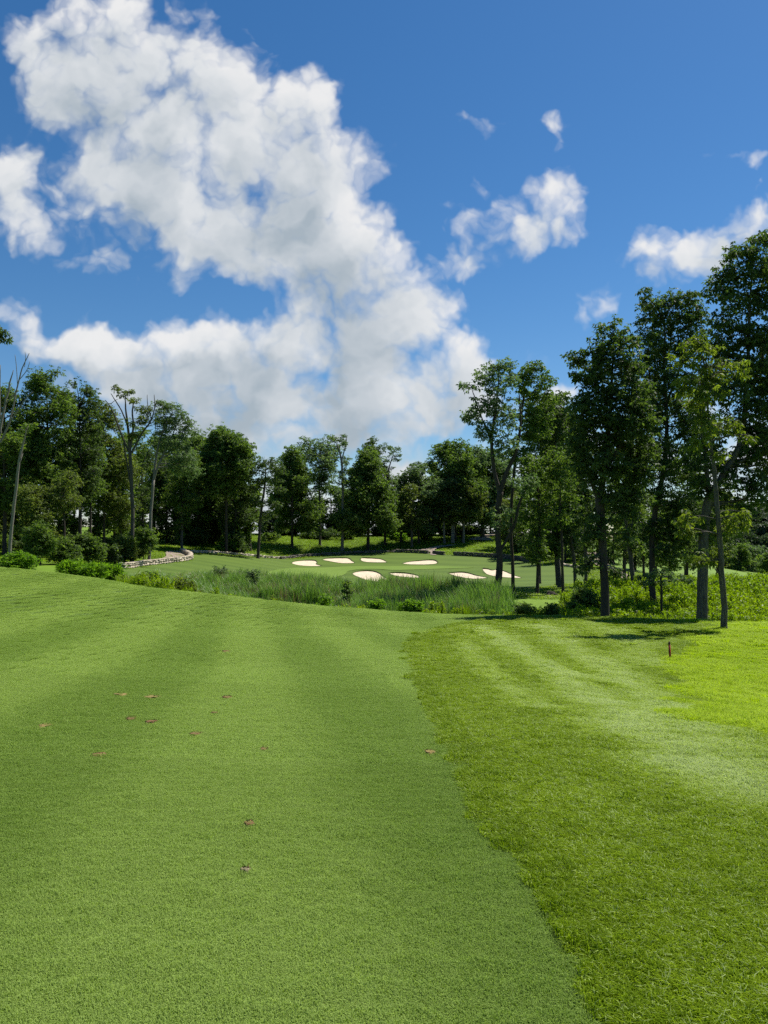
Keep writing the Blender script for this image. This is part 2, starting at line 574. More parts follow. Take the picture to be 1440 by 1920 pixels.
# mown lawn round the green, bunkers cut out of it
lawn_px = [(225, 1066), (300, 1058), (352, 1050.5), (362, 1040), (420, 1041), (480, 1046), (540, 1048.5), (600, 1044), (660, 1039.5), (740, 1037),
           (800, 1038.5), (870, 1042), (940, 1046.5), (1000, 1053), (1050, 1062), (1100, 1067), (1090, 1092), (1000, 1102), (900, 1103), (700, 1104), (450, 1098), (250, 1090)]
lawn_poly = gpoly(lawn_px, 62, 3)
BUNKERS_PX = [
    [(547, 1056), (553, 1052), (575, 1049.5), (590, 1050), (594.5, 1053.5), (593, 1058), (603, 1060.6), (585, 1061.5), (562, 1060)],
    [(605, 1049.5), (612, 1046), (637, 1045), (654, 1046), (659, 1051), (664, 1055.5), (642, 1056), (622, 1053)],
    [(676, 1048), (680, 1045), (700, 1046), (715, 1048), (724, 1053), (720, 1054.5), (690, 1054), (678, 1051.5)],
    [(755, 1056.5), (765, 1053), (785, 1050.5), (805, 1049), (815, 1049.5), (820, 1053), (817, 1057), (795, 1058.5), (768, 1058)],
    [(661, 1076), (667, 1071), (684, 1069), (700, 1070), (713, 1075), (722, 1083), (740, 1088), (742, 1090), (715, 1091), (690, 1088), (675, 1083)],
    [(729, 1074), (738, 1072.5), (757, 1073), (775, 1076), (785, 1080), (784, 1083.5), (760, 1082), (740, 1079)],
    [(839, 1074), (850, 1072.5), (865, 1071.5), (880, 1074), (895, 1079), (914, 1083), (900, 1085), (880, 1084.5), (855, 1080)],
    [(905, 1065), (913, 1065.5), (922, 1068.5), (931, 1067), (945, 1070), (960, 1077), (978, 1083.5), (955, 1083), (925, 1080), (908, 1073)],
]
BUNK_LABEL = ['pale sand bunker with a hooked right end, furthest left beyond the green',
              'long pale sand bunker with a pointed right tip below the curved stone wall',
              'small oval sand bunker with a dark grassy lip behind the middle of the green',
              'long low sand bunker with ragged dark upper lip near the gravel gap in the wall',
              'large sand bunker in front of the green, half hidden by tall reeds',
              'narrow sand bunker with dark overhanging lip beside the reed hidden bunker',
              'wedge shaped sand bunker tapering to the right, left of the forked dark tree',
              'two lobed sand bunker partly hidden behind the forked dark tree trunk']
bunk = [gpoly(b, 100, 3) for b in BUNKERS_PX]
lay_lawn = lambda x, y: np.clip((np.tanh(2 * np.sin((y * .96 + x * .22) * .8)) * .5 + .5) * .55 + .3 * hash_noise(x, y, .06, 2), 0, 1)
sheet('lawn', lawn_poly, LAWN, 2.2, 0.0, bunk, {'lay': lay_lawn})
green_px = [(500, 1078), (512, 1070), (560, 1065), (640, 1062.6), (760, 1061.6), (850, 1062.3), (889, 1064.2), (850, 1066), (800, 1067.6), (735, 1069.2),
            (690, 1067.2), (655, 1070.5), (640, 1080), (560, 1086)]
green_poly = gpoly(green_px, 100, 4)
sheet('green', green_poly, GREEN, 2.0, 0.05)
sheet('fairway', fair_poly, FAIR, near_step, 0.0, (), {'lay': sheen_fair}, under=1)
sheet('rough', rough_poly, ROUGH, near_step, 0.002, (), {'lay': sheen_rough}, under=1)
sheet('tall_rough', tall_poly, TALL, near_step, 0.004, under=1)


def band(px, w, ymin):
    l = smooth_closed(np.array([ground_px(u, v, ymin)[:2] for u, v in px]), 4, False)
    t = np.gradient(l, axis=0)
    t /= np.linalg.norm(t, axis=1)[:, None]
    n = np.c_[-t[:, 1], t[:, 0]]
    w = np.interp(np.linspace(0, 1, len(l)), np.linspace(0, 1, len(w)), w)[:, None]
    return np.vstack([l + n * w, (l - n * w)[::-1]])


sheet('gravel_path', gpoly([(312, 1034.5), (342, 1034), (352, 1041), (346, 1047), (318, 1050), (285, 1055), (258, 1058), (262, 1055), (300, 1049), (312, 1042)], 100, 3), GRAVEL, 2.0, .06)
sheet('gravel_path', gpoly([(806, 1040), (807, 1035), (782, 1031.5), (800, 1028.5), (826, 1023), (858, 1021.5), (828, 1026), (815, 1030.5), (817, 1036), (818, 1041)], 120, 2), GRAVEL, 2.0, .08)
sheet('gravel_path', gpoly([(878, 1012), (898, 1006.5), (915, 1001), (930, 995), (930, 1003), (916, 1007), (922, 1013)], 150, 2), GRAVEL, 2.0, .08)
sheet('gravel_path', band([(1098, 1034), (1112, 1044), (1128, 1058), (1150, 1068), (1168, 1078), (1180, 1090)], [1.8, 1.6, 1.3, .9, .8, .7], 75), GRAVEL, 2.0, .08)
sheet('gravel_path', band([(1330, 1093), (1380, 1090), (1440, 1091), (1520, 1095)], [1.2, 1.2, 1.2, 1.4], 90), GRAVEL, 2.0, .08)

# base ground: rings round the camera out to the horizon
ang = np.concatenate([np.linspace(-50, 50, 320), np.linspace(50, 310, 90)[1:-1]])
rad = np.concatenate([[0.01], np.geomspace(0.8, 2500, 230)])
A_, R_ = np.meshgrid(np.radians(ang), rad)
gx, gy = (R_ * np.sin(A_)), (R_ * np.cos(A_))
far = np.clip((R_ - 700) / 500, 0, 1)
gz = H(np.clip(gx, -1000, 1000), np.clip(gy, -1000, 1000)) * (1 - far) + far * -16
sink = 0.03 + 0.0012 * np.minimum(R_, 300)
for pl in (lawn_poly,):
    sink += 1.0 * inpoly(gx, gy, pl)
for pl in (fair_poly, rough_poly, tall_poly):
    sink += .12 * inpoly(gx, gy, pl)
gz -= sink
nr, na = gx.shape
i = np.arange(nr - 1)[:, None] * na
j = np.arange(na)[None]
jn = (j + 1) % na
GQ = np.stack([i + j, i + na + j, i + na + jn, i + jn], -1).reshape(-1, 4)[:, ::-1]
tag(link('ground', mesh_np('ground', np.c_[gx.ravel(), gy.ravel(), gz.ravel()], GQ, MEADOW, True)), kind='structure')

# bunkers: sand bowl and the shadowing turf lip at its back
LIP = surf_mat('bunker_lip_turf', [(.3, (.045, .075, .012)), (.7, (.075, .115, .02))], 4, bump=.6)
for b, lab in zip(bunk, BUNK_LABEL):
    c = b.mean(0)
    zc = h1(*c)
    root = empty('sand_bunker', (c[0], c[1], zc), lab, 'bunker', 'sand bunkers around the green')
    y0, y1 = b[:, 1].min(), b[:, 1].max()
    dep = lambda x, y: 0.02 + 0.19 * np.clip((y - y0) / (y1 - y0), 0, 1) ** 1.5
    pts2 = [tuple(q) for q in b]
    xs, ys = np.meshgrid(np.arange(b[:, 0].min(), b[:, 0].max(), .6), np.arange(y0, y1, .6))
    m = inpoly(xs, ys, b)
    pts2 += list(zip(xs[m] + rng.uniform(-.15, .15, m.sum()), ys[m]))
    vs, _, fs, *_ = mgeo.delaunay_2d_cdt([Vector(q) for q in pts2], [(k, (k + 1) % len(b)) for k in range(len(b))], [], 0, 1e-5)
    V = np.array([tuple(q) for q in vs])
    T = np.array([f for f in fs if len(f) == 3])
    cc = V[T].mean(1)
    T = T[inpoly(cc[:, 0], cc[:, 1], b)]
    e1, e2 = V[T[:, 1]] - V[T[:, 0]], V[T[:, 2]] - V[T[:, 0]]
    fl = (e1[:, 0] * e2[:, 1] - e1[:, 1] * e2[:, 0]) < 0
    T[fl] = T[fl][:, ::-1]
    zz = H(V[:, 0], V[:, 1]) - dep(V[:, 0], V[:, 1]) + .05 * (hash_noise(V[:, 0], V[:, 1], 1.3, 4) - .5)
    link('sand', mesh_np('sand', np.c_[V, zz] - [c[0], c[1], zc], None, SAND, True, None, T), root)
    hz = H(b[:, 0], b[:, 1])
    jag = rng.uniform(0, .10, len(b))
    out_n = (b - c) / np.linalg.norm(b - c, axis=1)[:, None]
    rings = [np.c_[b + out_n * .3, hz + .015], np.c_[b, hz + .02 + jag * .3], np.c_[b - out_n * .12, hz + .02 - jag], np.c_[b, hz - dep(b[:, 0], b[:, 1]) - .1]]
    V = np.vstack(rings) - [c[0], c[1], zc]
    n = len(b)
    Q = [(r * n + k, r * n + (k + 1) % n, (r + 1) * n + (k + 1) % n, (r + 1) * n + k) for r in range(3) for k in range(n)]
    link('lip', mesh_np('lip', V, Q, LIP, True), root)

# ------------------------------------------------------------------ stone walls
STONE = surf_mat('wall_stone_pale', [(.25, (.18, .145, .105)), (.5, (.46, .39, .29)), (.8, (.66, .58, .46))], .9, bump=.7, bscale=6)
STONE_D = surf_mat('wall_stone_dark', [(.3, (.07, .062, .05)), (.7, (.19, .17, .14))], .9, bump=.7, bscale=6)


def stone_wall(px, h, th, label, mat, ymin, cap=True, L=.75):
    l = smooth_closed(np.array([ground_px(u, v, ymin)[:2] for u, v in px]), 6, False)
    seg = np.r_[0, np.cumsum(np.hypot(*np.diff(l, axis=0).T))]
    tot = seg[-1]
    c = np.array([np.interp(tot / 2, seg, l[:, 0]), np.interp(tot / 2, seg, l[:, 1])])
    zc = h1(*c)
    root = empty('stone_wall', (c[0], c[1], zc), label, 'wall')
    mb, cp = MB(), MB()
    courses = max(1, int(round(h / .32)))
    ch = h / courses
    for q in range(courses):
        s = rng.uniform(0, .3)
        while s < tot:
            ln = rng.uniform(.55, 1.3) * L
            sm = min(s + ln / 2, tot)
            x, y = np.interp(sm, seg, l[:, 0]), np.interp(sm, seg, l[:, 1])
            x2, y2 = np.interp(min(sm + .1, tot), seg, l[:, 0]), np.interp(min(sm + .1, tot), seg, l[:, 1])
            x1, y1 = np.interp(max(sm - .1, 0), seg, l[:, 0]), np.interp(max(sm - .1, 0), seg, l[:, 1])
            rz = math.atan2(y2 - y1, x2 - x1)
            z = h1(x, y) - zc + ch * (q + .5) - .06
            mb.box((x - c[0], y - c[1], z), ln * .95, th * rng.uniform(.85, 1.15), ch * rng.uniform(.7, 1.05), rz + rng.normal(0, .06), .05)
            if q == courses - 1 and cap:
                cp.box((x - c[0], y - c[1], z + ch * .5 + .05), ln * .98, th * 1.15, .12, rz, .02)
            s += ln
    link('stonework', mb.mesh('stonework', mat), root)
    if cap:
        link('coping', cp.mesh('coping', STONE), root)
    return root


stone_wall([(228, 1066), (262, 1061.5), (300, 1057), (330, 1053.5), (348, 1051), (357, 1047.5), (355, 1042.5), (346, 1038), (342, 1035)], .68, .75,
           'pale stone retaining wall curving round the gravel path at left', STONE, 90)
stone_wall([(347, 1036), (380, 1036.5), (420, 1038.5), (460, 1042), (500, 1046), (520, 1047.5)], .52, .8,
           'low line of rough pale stones edging the lawn left of the bunkers', STONE, 100, False, .9)
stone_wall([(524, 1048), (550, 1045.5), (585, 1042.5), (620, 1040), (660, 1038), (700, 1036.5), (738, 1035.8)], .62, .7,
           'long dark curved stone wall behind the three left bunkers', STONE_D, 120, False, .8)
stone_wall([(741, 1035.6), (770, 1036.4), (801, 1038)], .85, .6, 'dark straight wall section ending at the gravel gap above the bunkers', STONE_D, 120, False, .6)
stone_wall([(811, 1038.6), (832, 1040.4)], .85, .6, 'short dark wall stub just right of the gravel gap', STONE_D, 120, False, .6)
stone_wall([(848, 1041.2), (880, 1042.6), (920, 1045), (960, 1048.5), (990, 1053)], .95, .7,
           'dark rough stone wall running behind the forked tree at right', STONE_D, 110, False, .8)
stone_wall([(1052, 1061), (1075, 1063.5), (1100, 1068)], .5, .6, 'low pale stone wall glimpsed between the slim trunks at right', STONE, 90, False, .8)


# ------------------------------------------------------------------ foliage
def leaves_np(S, nspray, nleaf, rs, Lf, W, droop=.35, flat=.75, tint_bias=None):
    """S (n,3) clump centres -> leaf quads: nspray sprays per clump, nleaf leaves round each spray"""
    n = len(S)
    C = np.repeat(S, nspray, 0)
    d = rng.normal(0, 1, (len(C), 3))
    d /= np.linalg.norm(d, axis=1)[:, None]
    rr = (np.repeat(np.atleast_1d(rs) * np.ones(n), nspray) * rng.uniform(.25, 1.0, len(C)) ** .6)[:, None]
    C = C + d * rr * [1, 1, flat]
    m = len(C)
    out = np.repeat(C, nleaf, 0)
    k = len(out)
    phi = np.tile(np.linspace(0, 2 * np.pi, nleaf, endpoint=False), m) + np.repeat(rng.uniform(0, 6.28, m), nleaf) + rng.normal(0, .35, k)
    el = rng.normal(-droop, .45, k)
    dr = np.c_[np.cos(phi) * np.cos(el), np.sin(phi) * np.cos(el), np.sin(el)]
    ll = (Lf * rng.uniform(.65, 1.25, k))[:, None]
    up = np.array([0, 0, .6]) + rng.normal(0, .75, (k, 3))
    s = np.cross(dr, up)
    s /= np.linalg.norm(s, axis=1)[:, None] + 1e-9
    w = ll * (W / Lf) * .5
    a = out + dr * ll * .08
    mid = out + dr * ll * .52
    tip = out + dr * ll + np.array([0, 0, -1.0]) * ll * .22
    V = np.stack([a, mid + s * w, tip, mid - s * w], 1).reshape(-1, 3)
    Q = np.arange(k * 4).reshape(-1, 4)
    tc = np.repeat(rng.uniform(-.1, .62, n) if tint_bias is None else tint_bias, nspray * nleaf) + rng.uniform(0, .45, k)
    return V, Q, np.repeat(np.clip(tc, 0, 1), 4)


def join_leaves(parts):
    V = np.vstack([p[0] for p in parts])
    off = np.cumsum([0] + [len(p[0]) for p in parts])
    Q = np.vstack([p[1] + o for p, o in zip(parts, off)])
    return V, Q, np.concatenate([p[2] for p in parts])


def ell_pts(c, r, n, power=.45):
    d = rng.normal(0, 1, (n, 3))
    d /= np.linalg.norm(d, axis=1)[:, None]
    return c + d * (rng.uniform(0.05, 1, n) ** power)[:, None] * r


def bend(a, b, k=6, sag=0.0, wob=0.06):
    t = np.linspace(0, 1, k)[:, None]
    p = a + (b - a) * t
    L = np.linalg.norm(b - a)
    p = p + np.array([0, 0, 1.0]) * (sag * L * 4 * t * (1 - t))
    p[1:-1] += rng.normal(0, wob * L * .35, (k - 2, 3))
    return p


def make_tree(label, base, trunks, blobs, leaf='mid', bark='dark', L=.22, W=.10, lai=2.2, sub=.55, group=None, cat='tree',
              name='broadleaf_tree', twigs=True, droop=.35, clump=36, min_limb=.03, tintc=None, limb_from=(.25, .95), sides=7):
    """base = world point; trunks = list of (points, radii) relative to the world; blobs = list of (centre, (rx,ry,rz))"""
    base = np.asarray(base, float)
    root = empty(name, base, label, cat, group)
    mb = MB()
    main = None
    for p, r in trunks:
        p = np.asarray(p, float)
        if len(p) > 2:
            q = smooth_closed(p, 3, False)
            r = np.interp(np.linspace(0, 1, len(q)), np.linspace(0, 1, len(r)), r)
            w = np.linalg.norm(p[-1] - p[0]) * .0014
            q[1:-1] += rng.normal(0, w, (len(q) - 2, 3))
            p = q
        else:
            r = np.asarray(r, float)
        if main is None:
            main = p
            r = np.array(r, float)
            p = np.vstack([p[0] - [0, 0, .4], p[0] + [0, 0, .02], p[0] + (p[1] - p[0]) * .12, p[0] + (p[1] - p[0]) * .3, p[1:]])
            r = np.r_[r[0] * 1.55, r[0] * 1.38, r[0] * 1.12, r[0] * 1.02, r[1:]]
        mb.tube(p - base, r, sides)
    axis = np.vstack([np.asarray(t[0], float)[1:] for t in trunks])
    fine = []
    for t in trunks:
        q = np.asarray(t[0], float)
        for a, b in zip(q[:-1], q[1:]):
            for f in np.linspace(0, 1, 6):
                fine.append(a + (b - a) * f)
    fine = np.array(fine)
    zmin = base[2] + limb_from[0] * (fine[:, 2].max() - base[2])
    cand = fine[fine[:, 2] >= zmin] if (fine[:, 2] >= zmin).any() else fine
    parts = []
    area = L * W * .5
    for c, r in blobs:
        c = np.asarray(c, float); r = np.asarray(r, float) * np.ones(3)
        # a limb from the trunk below the clump
        dd = np.linalg.norm((cand - c) * [1, 1, .8], axis=1) + np.where(cand[:, 2] > c[2] + .1 * r[2], 6, 0)
        a = cand[int(np.argmin(dd))]
        ln = np.linalg.norm(c - a)
        lr = max(min_limb, .018 * ln + .012 * r[0])
        if ln > .4:
            mb.tube(bend(a, c, 6, .05) - base, np.linspace(lr * 1.3, lr * .5, 6), 5)
        nleaves = 2.0 * lai * math.pi * r[0] * r[2] / area
        nc = max(3, int(nleaves / clump))
        nspray = max(1, int(round(clump / 6)))
        S = ell_pts(c, r * .95, nc)
        if twigs:
            for s in S[rng.permutation(nc)[:min(nc, 9)]]:
                mb.tube(bend(c, s, 4, .03) - base, np.linspace(lr * .5, .012, 4), 4, False)
        tb = None
        if tintc is not None:
            tb = np.clip(rng.normal(tintc, .16, nc), 0, .6)
        parts.append(leaves_np(S - base, nspray, 6, sub * (.7 + .6 * rng.uniform(0, 1, nc)), L, W, droop, .7, tb))
    link('trunk', mb.mesh('trunk', BARK[bark], True), root)
    if parts:
        V, Q, T = join_leaves(parts)
        link('crown', mesh_np('crown', V, Q, LM[leaf], False, {'tint': T}), root)
    return root


def pt(label, Y, trunks, blobs, base=None, **kw):
    """tree surveyed from the photo: trunk polylines (u, v, width px) and crown clumps (u, v, ru, rv[, dY]) at distance Y"""
    s = px2m(Y)
    tr = []
    for t in trunks:
        w = [P(u, v, Y + (q[0] if q else 0)) for u, v, _, *q in t]
        tr.append((np.array(w), [max(.012, wd * s * .5) for _, _, wd, *_ in t]))
    b0 = tr[0][0][0].copy()
    gz_ = h1(b0[0], b0[1])
    tr[0][0][0, 2] = gz_
    bl = []
    for b in blobs:
        u, v, ru, rv = b[:4]
        dy = b[4] if len(b) > 4 else rng.uniform(-.8, .8) * ru * s
        ru, rv = ru * 1.16, rv * 1.16
        bl.append((P(u, v, Y + dy), (ru * s, min(ru, rv) * s * 1.2 + .1, rv * s)))
    return make_tree(label, tr[0][0][0], tr, bl, **kw)


def auto_blobs(Y, u, vtop, vbot, hw, style, n):
    out = []
    n = int(n * 1.9)
    hgt = vbot - vtop
    for k in range(n):
        t = (k + rng.uniform(.1, .9)) / n          # 0 top .. 1 bottom
        if style == 'round':
            e = math.sqrt(max(.02, 1 - ((t - .52) / .56) ** 2))
        elif style == 'cone':
            e = .16 + .84 * t ** .8
        elif style == 'umbrella':
            e = (1.0 - .72 * t) if t > .12 else .75
        elif style == 'column':
            e = .45 + .5 * math.sin(math.pi * min(1, t + .15)) ** .6
        else:
            e = .3 + .7 * rng.uniform(0, 1)
        br = hw * rng.uniform(.24, .45) * (.6 + .4 * e)
        x = u + rng.choice([-1, 1]) * rng.uniform(0, 1) ** .6 * max(0, hw * e - br * .55)
        bv = min(br * rng.uniform(.65, .95), hgt * .3)
        v = vtop + bv * .8 + (hgt - bv * 1.6) * t
        out.append((x, v, br, bv, rng.uniform(-.9, .9) * hw * e * px2m(Y)))
    return out


def at(label, Y, u, vbase, vtop, hw, vbot, style='round', n=12, tw=5, lean=0, top_frac=.85, **kw):
    """tree with an envelope: trunk u, vbase -> vtop, crown half-width hw from vtop to vbot"""
    vt = vbase + (vtop - vbase) * top_frac
    tr = [(u, vbase, tw), (u + lean * .3 + rng.uniform(-1, 1), vbase + (vt - vbase) * .4, tw * .8), (u + lean * .7 + rng.uniform(-2, 2), vbase + (vt - vbase) * .75, tw * .5), (u + lean, vt, tw * .2)]
    Lf = kw.pop('L', .0024 * Y + .06)
    return pt(label, Y, [tr], auto_blobs(Y, u + lean * .6, vtop, vbot, hw, style, n), L=Lf, W=kw.pop('W', Lf * .5), sub=kw.pop('sub', .55 + .0035 * Y), **kw)


def shrub(label, Y, u, vbase, ru, rv, leaf='mid', n=6, name='shrub', group=None, lai=2.6, L=None, cat='bush', droop=.2, wl=.52, **kw):
    """bush standing on the ground, leaves down to the base"""
    g = P(u, vbase, Y)
    g[2] = h1(g[0], g[1])
    s = px2m(Y)
    bl, tr = [], []
    top = P(u, vbase - 2 * rv, Y)[2]
    hh = max(.5, top - g[2])
    for k in range(n):
        a = rng.uniform(0, 6.28)
        q = math.sqrt(rng.uniform(0, 1)) * .62
        z = rng.uniform(.25, .74)
        k2 = (1 - .45 * (z - .25))
        c = g + [math.cos(a) * q * ru * s * k2, math.sin(a) * q * ru * s * .8 * k2, hh * z]
        rr = ru * s * rng.uniform(.38, .58)
        bl.append((c, (rr, rr, min(rr, hh * .34))))
        if k < 4:
            tr.append((np.array([g + [rng.normal(0, .08), rng.normal(0, .08), 0], (g + c) / 2 + [0, 0, .1], c]), [.05, .035, .015]))
    L = L or (.0022 * Y + .05)
    return make_tree(label, g, tr, bl, leaf=leaf, bark='dark', L=L, W=L * wl, lai=lai, sub=.25 + .0025 * Y, group=group, cat=cat, name=name, limb_from=(0, 1), droop=droop, **kw)


# ================================================================== right hand grove
RG = 'tall trees of the right hand grove'
pt('tall forked dark tree in front of the two lobed bunker, low limb slanting right', 73,
   [[(928, 1113, 15), (937, 1060, 12.5), (933, 1000, 11), (934, 950, 11), (938, 922, 12)],
    [(938, 926, 10), (926, 880, 7), (922, 820, 6), (929, 770, 5), (935, 715, 2)],
    [(938, 926, 9), (950, 885, 8), (966, 850, 6.5), (976, 800, 4), (974, 740, 2)],
    [(936, 1036, 6), (950, 1012, 5.5), (964, 985, 5.5), (972, 950, 5), (984, 920, 4), (995, 890, 2)],
    [(924, 835, 4), (910, 800, 3), (896, 765, 2)]],
   [(938, 690, 26, 17), (905, 705, 20, 15), (882, 722, 15, 12), (925, 722, 26, 20), (955, 705, 16, 22), (884, 768, 17, 22), (912, 760, 26, 18),
    (940, 765, 26, 24), (872, 780, 9, 12), (895, 800, 17, 14), (925, 800, 22, 14), (903, 818, 12, 9), (955, 790, 20, 16), (945, 830, 28, 18), (935, 850, 16, 12), (985, 905, 26, 20), (930, 965, 15, 12), (940, 985, 12, 9), (955, 960, 16, 14)],
   leaf='grey', L=.30, W=.14, sub=.62, lai=1.45, group=RG)
pt('slim straight dark trunk just right of the forked tree, crown behind it', 80,
   [[(963, 1111, 7.5), (960, 1050, 6.5), (958, 980, 6), (962, 900, 6), (975, 800, 5), (985, 720, 2)]],
   [(1000, 695, 26, 15), (980, 715, 22, 18), (1020, 715, 22, 18), (1000, 745, 34, 20), (1030, 745, 14, 14), (985, 775, 24, 18), (1010, 775, 24, 16),
    (985, 810, 30, 22), (1015, 800, 24, 20), (975, 850, 26, 22), (990, 690, 8, 14)],
   leaf='mid', L=.31, W=.14, sub=.6, lai=1.7, group=RG)
pt('slender tree with leafy tufts down its trunk, third from the left in the grove', 78,
   [[(1007, 1117, 7), (1009, 1060, 6), (1012, 1000, 5), (1010, 940, 4), (1004, 880, 2)]],
   [(1000, 880, 34, 26), (1010, 925, 36, 28), (1005, 975, 30, 26), (1000, 1020, 26, 24), (1014, 1035, 10, 12), (1003, 1048, 14, 8), (1020, 960, 16, 12)],
   leaf='mid', L=.30, W=.14, sub=.6, lai=2.0, group=RG)
pt('broad grey trunked tree at the back of the grove above its long shadow', 93,
   [[(1050, 1101, 10), (1044, 1040, 8.5), (1040, 980, 8), (1040, 900, 7), (1042, 820, 4)], [(1044, 1098, 4), (1040, 1020, 4), (1034, 950, 2)]],
   [(1040, 760, 32, 26), (1025, 800, 36, 28), (1060, 800, 34, 28), (1045, 840, 44, 30), (1030, 890, 44, 32), (1060, 900, 38, 36), (1040, 950, 44, 34), (1035, 1000, 34, 26), (1065, 980, 26, 30),
    (1030, 1030, 24, 12)],
   leaf='dark', bark='grey', L=.34, W=.17, sub=.7, lai=2.3, group=RG)
pt('thin dark trunk with small brown limb stubs standing before the grey trunk', 76,
   [[(1056, 1118, 6.5), (1054, 1060, 5), (1053, 1000, 4.5), (1050, 950, 3.5), (1052, 880, 2)]],
   [(1050, 900, 30, 26), (1056, 940, 28, 22), (1048, 975, 22, 16), (1050, 860, 26, 22)], leaf='mid', L=.28, W=.13, sub=.55, lai=1.8, group=RG)
pt('leaning slim trunk tilted to the left, left of the biggest dark tree', 91,
   [[(1079, 1096, 7), (1076, 1050, 6), (1068, 995, 5), (1063, 955, 4), (1060, 900, 2)]],
   [(1068, 930, 20, 16), (1062, 900, 24, 18), (1070, 960, 10, 8), (1062, 870, 26, 20)], leaf='mid', bark='grey', L=.30, W=.14, sub=.6, lai=1.6, group=RG)
pt('straight narrow trunk close behind the biggest dark tree on its left', 88,
   [[(1098, 1090, 7), (1098, 1020, 6), (1097, 950, 5), (1098, 880, 3)]],
   [(1095, 880, 30, 26), (1085, 920, 30, 26), (1105, 940, 22, 24), (1085, 970, 22, 22), (1100, 1010, 18, 16), (1090, 840, 30, 26)], leaf='dark', bark='grey', L=.32, W=.16, sub=.65, lai=2.2, group=RG)
pt('biggest dark tree with thick grey base at the edge of the mown grass', 48,
   [[(1135, 1160, 17), (1134, 1110, 15.5), (1131, 1040, 15), (1127, 980, 16), (1124, 935, 17)],
    [(1124, 938, 11), (1110, 905, 8), (1098, 870, 6), (1085, 830, 3)],
    [(1124, 938, 13), (1132, 890, 11), (1140, 820, 9), (1146, 740, 6), (1150, 650, 2)],
    [(1132, 890, 7), (1160, 840, 6), (1190, 790, 3)],
    [(1131, 1030, 4), (1115, 1045, 3), (1095, 1062, 1.5)]],
   [(1150, 622, 24, 22), (1140, 655, 38, 24), (1172, 645, 24, 22), (1080, 662, 20, 14), (1095, 680, 20, 16), (1112, 700, 26, 22), (1150, 695, 44, 28), (1085, 705, 16, 12),
    (1185, 690, 26, 26), (1120, 735, 36, 26), (1165, 740, 46, 30), (1200, 740, 22, 30), (1095, 770, 34, 28), (1140, 785, 46, 32), (1185, 790, 40, 34), (1110, 820, 44, 30), (1160, 835, 48, 32),
    (1200, 840, 32, 34), (1205, 790, 30, 30), (1195, 880, 34, 28), (1085, 800, 22, 24), (1085, 830, 26, 26), (1090, 870, 34, 24), (1130, 872, 40, 26), (1175, 885, 40, 28), (1110, 905, 22, 14), (1150, 925, 28, 22), (1190, 930, 28, 26),
    (1098, 1058, 16, 8), (1088, 1070, 14, 6), (1112, 1050, 12, 6), (1150, 1068, 10, 6), (1158, 1075, 9, 4), (1130, 975, 24, 14), (1112, 1000, 14, 14), (1168, 962, 26, 18), (1100, 958, 22, 16), (1178, 1002, 20, 13), (1095, 1010, 16, 12)],
   leaf='dark', bark='dark', L=.27, W=.125, sub=.5, lai=2.0, group=RG, sides=10)
pt('upright tree with a straight bare lower trunk right of the biggest dark tree', 84,
   [[(1170, 1098, 7), (1171, 1040, 6.5), (1173, 980, 6), (1172, 920, 4), (1175, 860, 2)]],
   [(1172, 880, 30, 26), (1165, 930, 28, 24), (1182, 960, 24, 22), (1165, 985, 20, 20), (1175, 1030, 20, 14), (1180, 840, 32, 26)], leaf='olive', L=.31, W=.15, sub=.62, lai=2.0, group=RG)
pt('slanting slender trunk bending left as it rises, between two straighter trunks', 70,
   [[(1189, 1104, 9), (1184, 1060, 8.5), (1178, 1010, 7), (1172, 970, 6), (1163, 930, 4), (1158, 890, 2)], [(1178, 1005, 3.5), (1188, 970, 3), (1190, 940, 1.5)]],
   [(1160, 900, 24, 20), (1190, 930, 24, 20), (1180, 985, 18, 14), (1200, 965, 18, 16), (1195, 1020, 22, 14)], leaf='mid', bark='grey', L=.28, W=.13, sub=.55, lai=1.9, group=RG)
pt('tall dense tree whose dark trunk curves right into a bushy rounded top', 62,
   [[(1226, 1119, 12), (1222, 1060, 11), (1224, 1000, 10), (1232, 940, 10), (1244, 885, 9), (1250, 800, 7), (1246, 700, 5), (1245, 600, 2)],
    [(1250, 800, 5), (1225, 740, 4), (1215, 680, 2)], [(1248, 760, 5), (1275, 690, 4), (1290, 620, 2)]],
   [(1207, 550, 13, 12), (1215, 572, 20, 14), (1240, 575, 24, 16), (1265, 562, 24, 16), (1292, 560, 20, 16), (1230, 605, 34, 22), (1270, 600, 38, 26), (1305, 595, 24, 22), (1215, 640, 28, 26),
    (1255, 650, 42, 28), (1295, 640, 30, 26), (1205, 680, 22, 20), (1235, 690, 36, 26), (1220, 725, 28, 22), (1262, 720, 30, 26), (1250, 770, 38, 28), (1280, 790, 32, 30),
    (1235, 815, 28, 26), (1265, 845, 42, 30), (1240, 880, 30, 26), (1285, 890, 34, 28), (1225, 925, 26, 24), (1260, 940, 34, 26), (1290, 950, 26, 24), (1240, 985, 30, 24), (1275, 1000, 30, 22), (1215, 1000, 22, 20), (1210, 770, 28, 28), (1215, 850, 28, 28), (1300, 720, 26, 28), (1310, 800, 30, 30), (1290, 1020, 26, 20), (1245, 1035, 26, 14)],
   leaf='dark', L=.26, W=.12, sub=.55, lai=1.9, group=RG, sides=9)
pt('small sapling with an umbrella of pale shiny leaves on a thin dark stem', 56,
   [[(1240, 1140, 5), (1240, 1110, 4.5), (1239, 1085, 4), (1243, 1075, 2)]],
   [(1215, 1080, 18, 6), (1240, 1074, 20, 6), (1265, 1082, 20, 7), (1285, 1088, 14, 6), (1225, 1090, 14, 5), (1207, 1092, 9, 5), (1250, 1090, 14, 5)],
   leaf='grey', L=.26, W=.11, sub=.3, lai=1.7, group=RG, name='sapling')
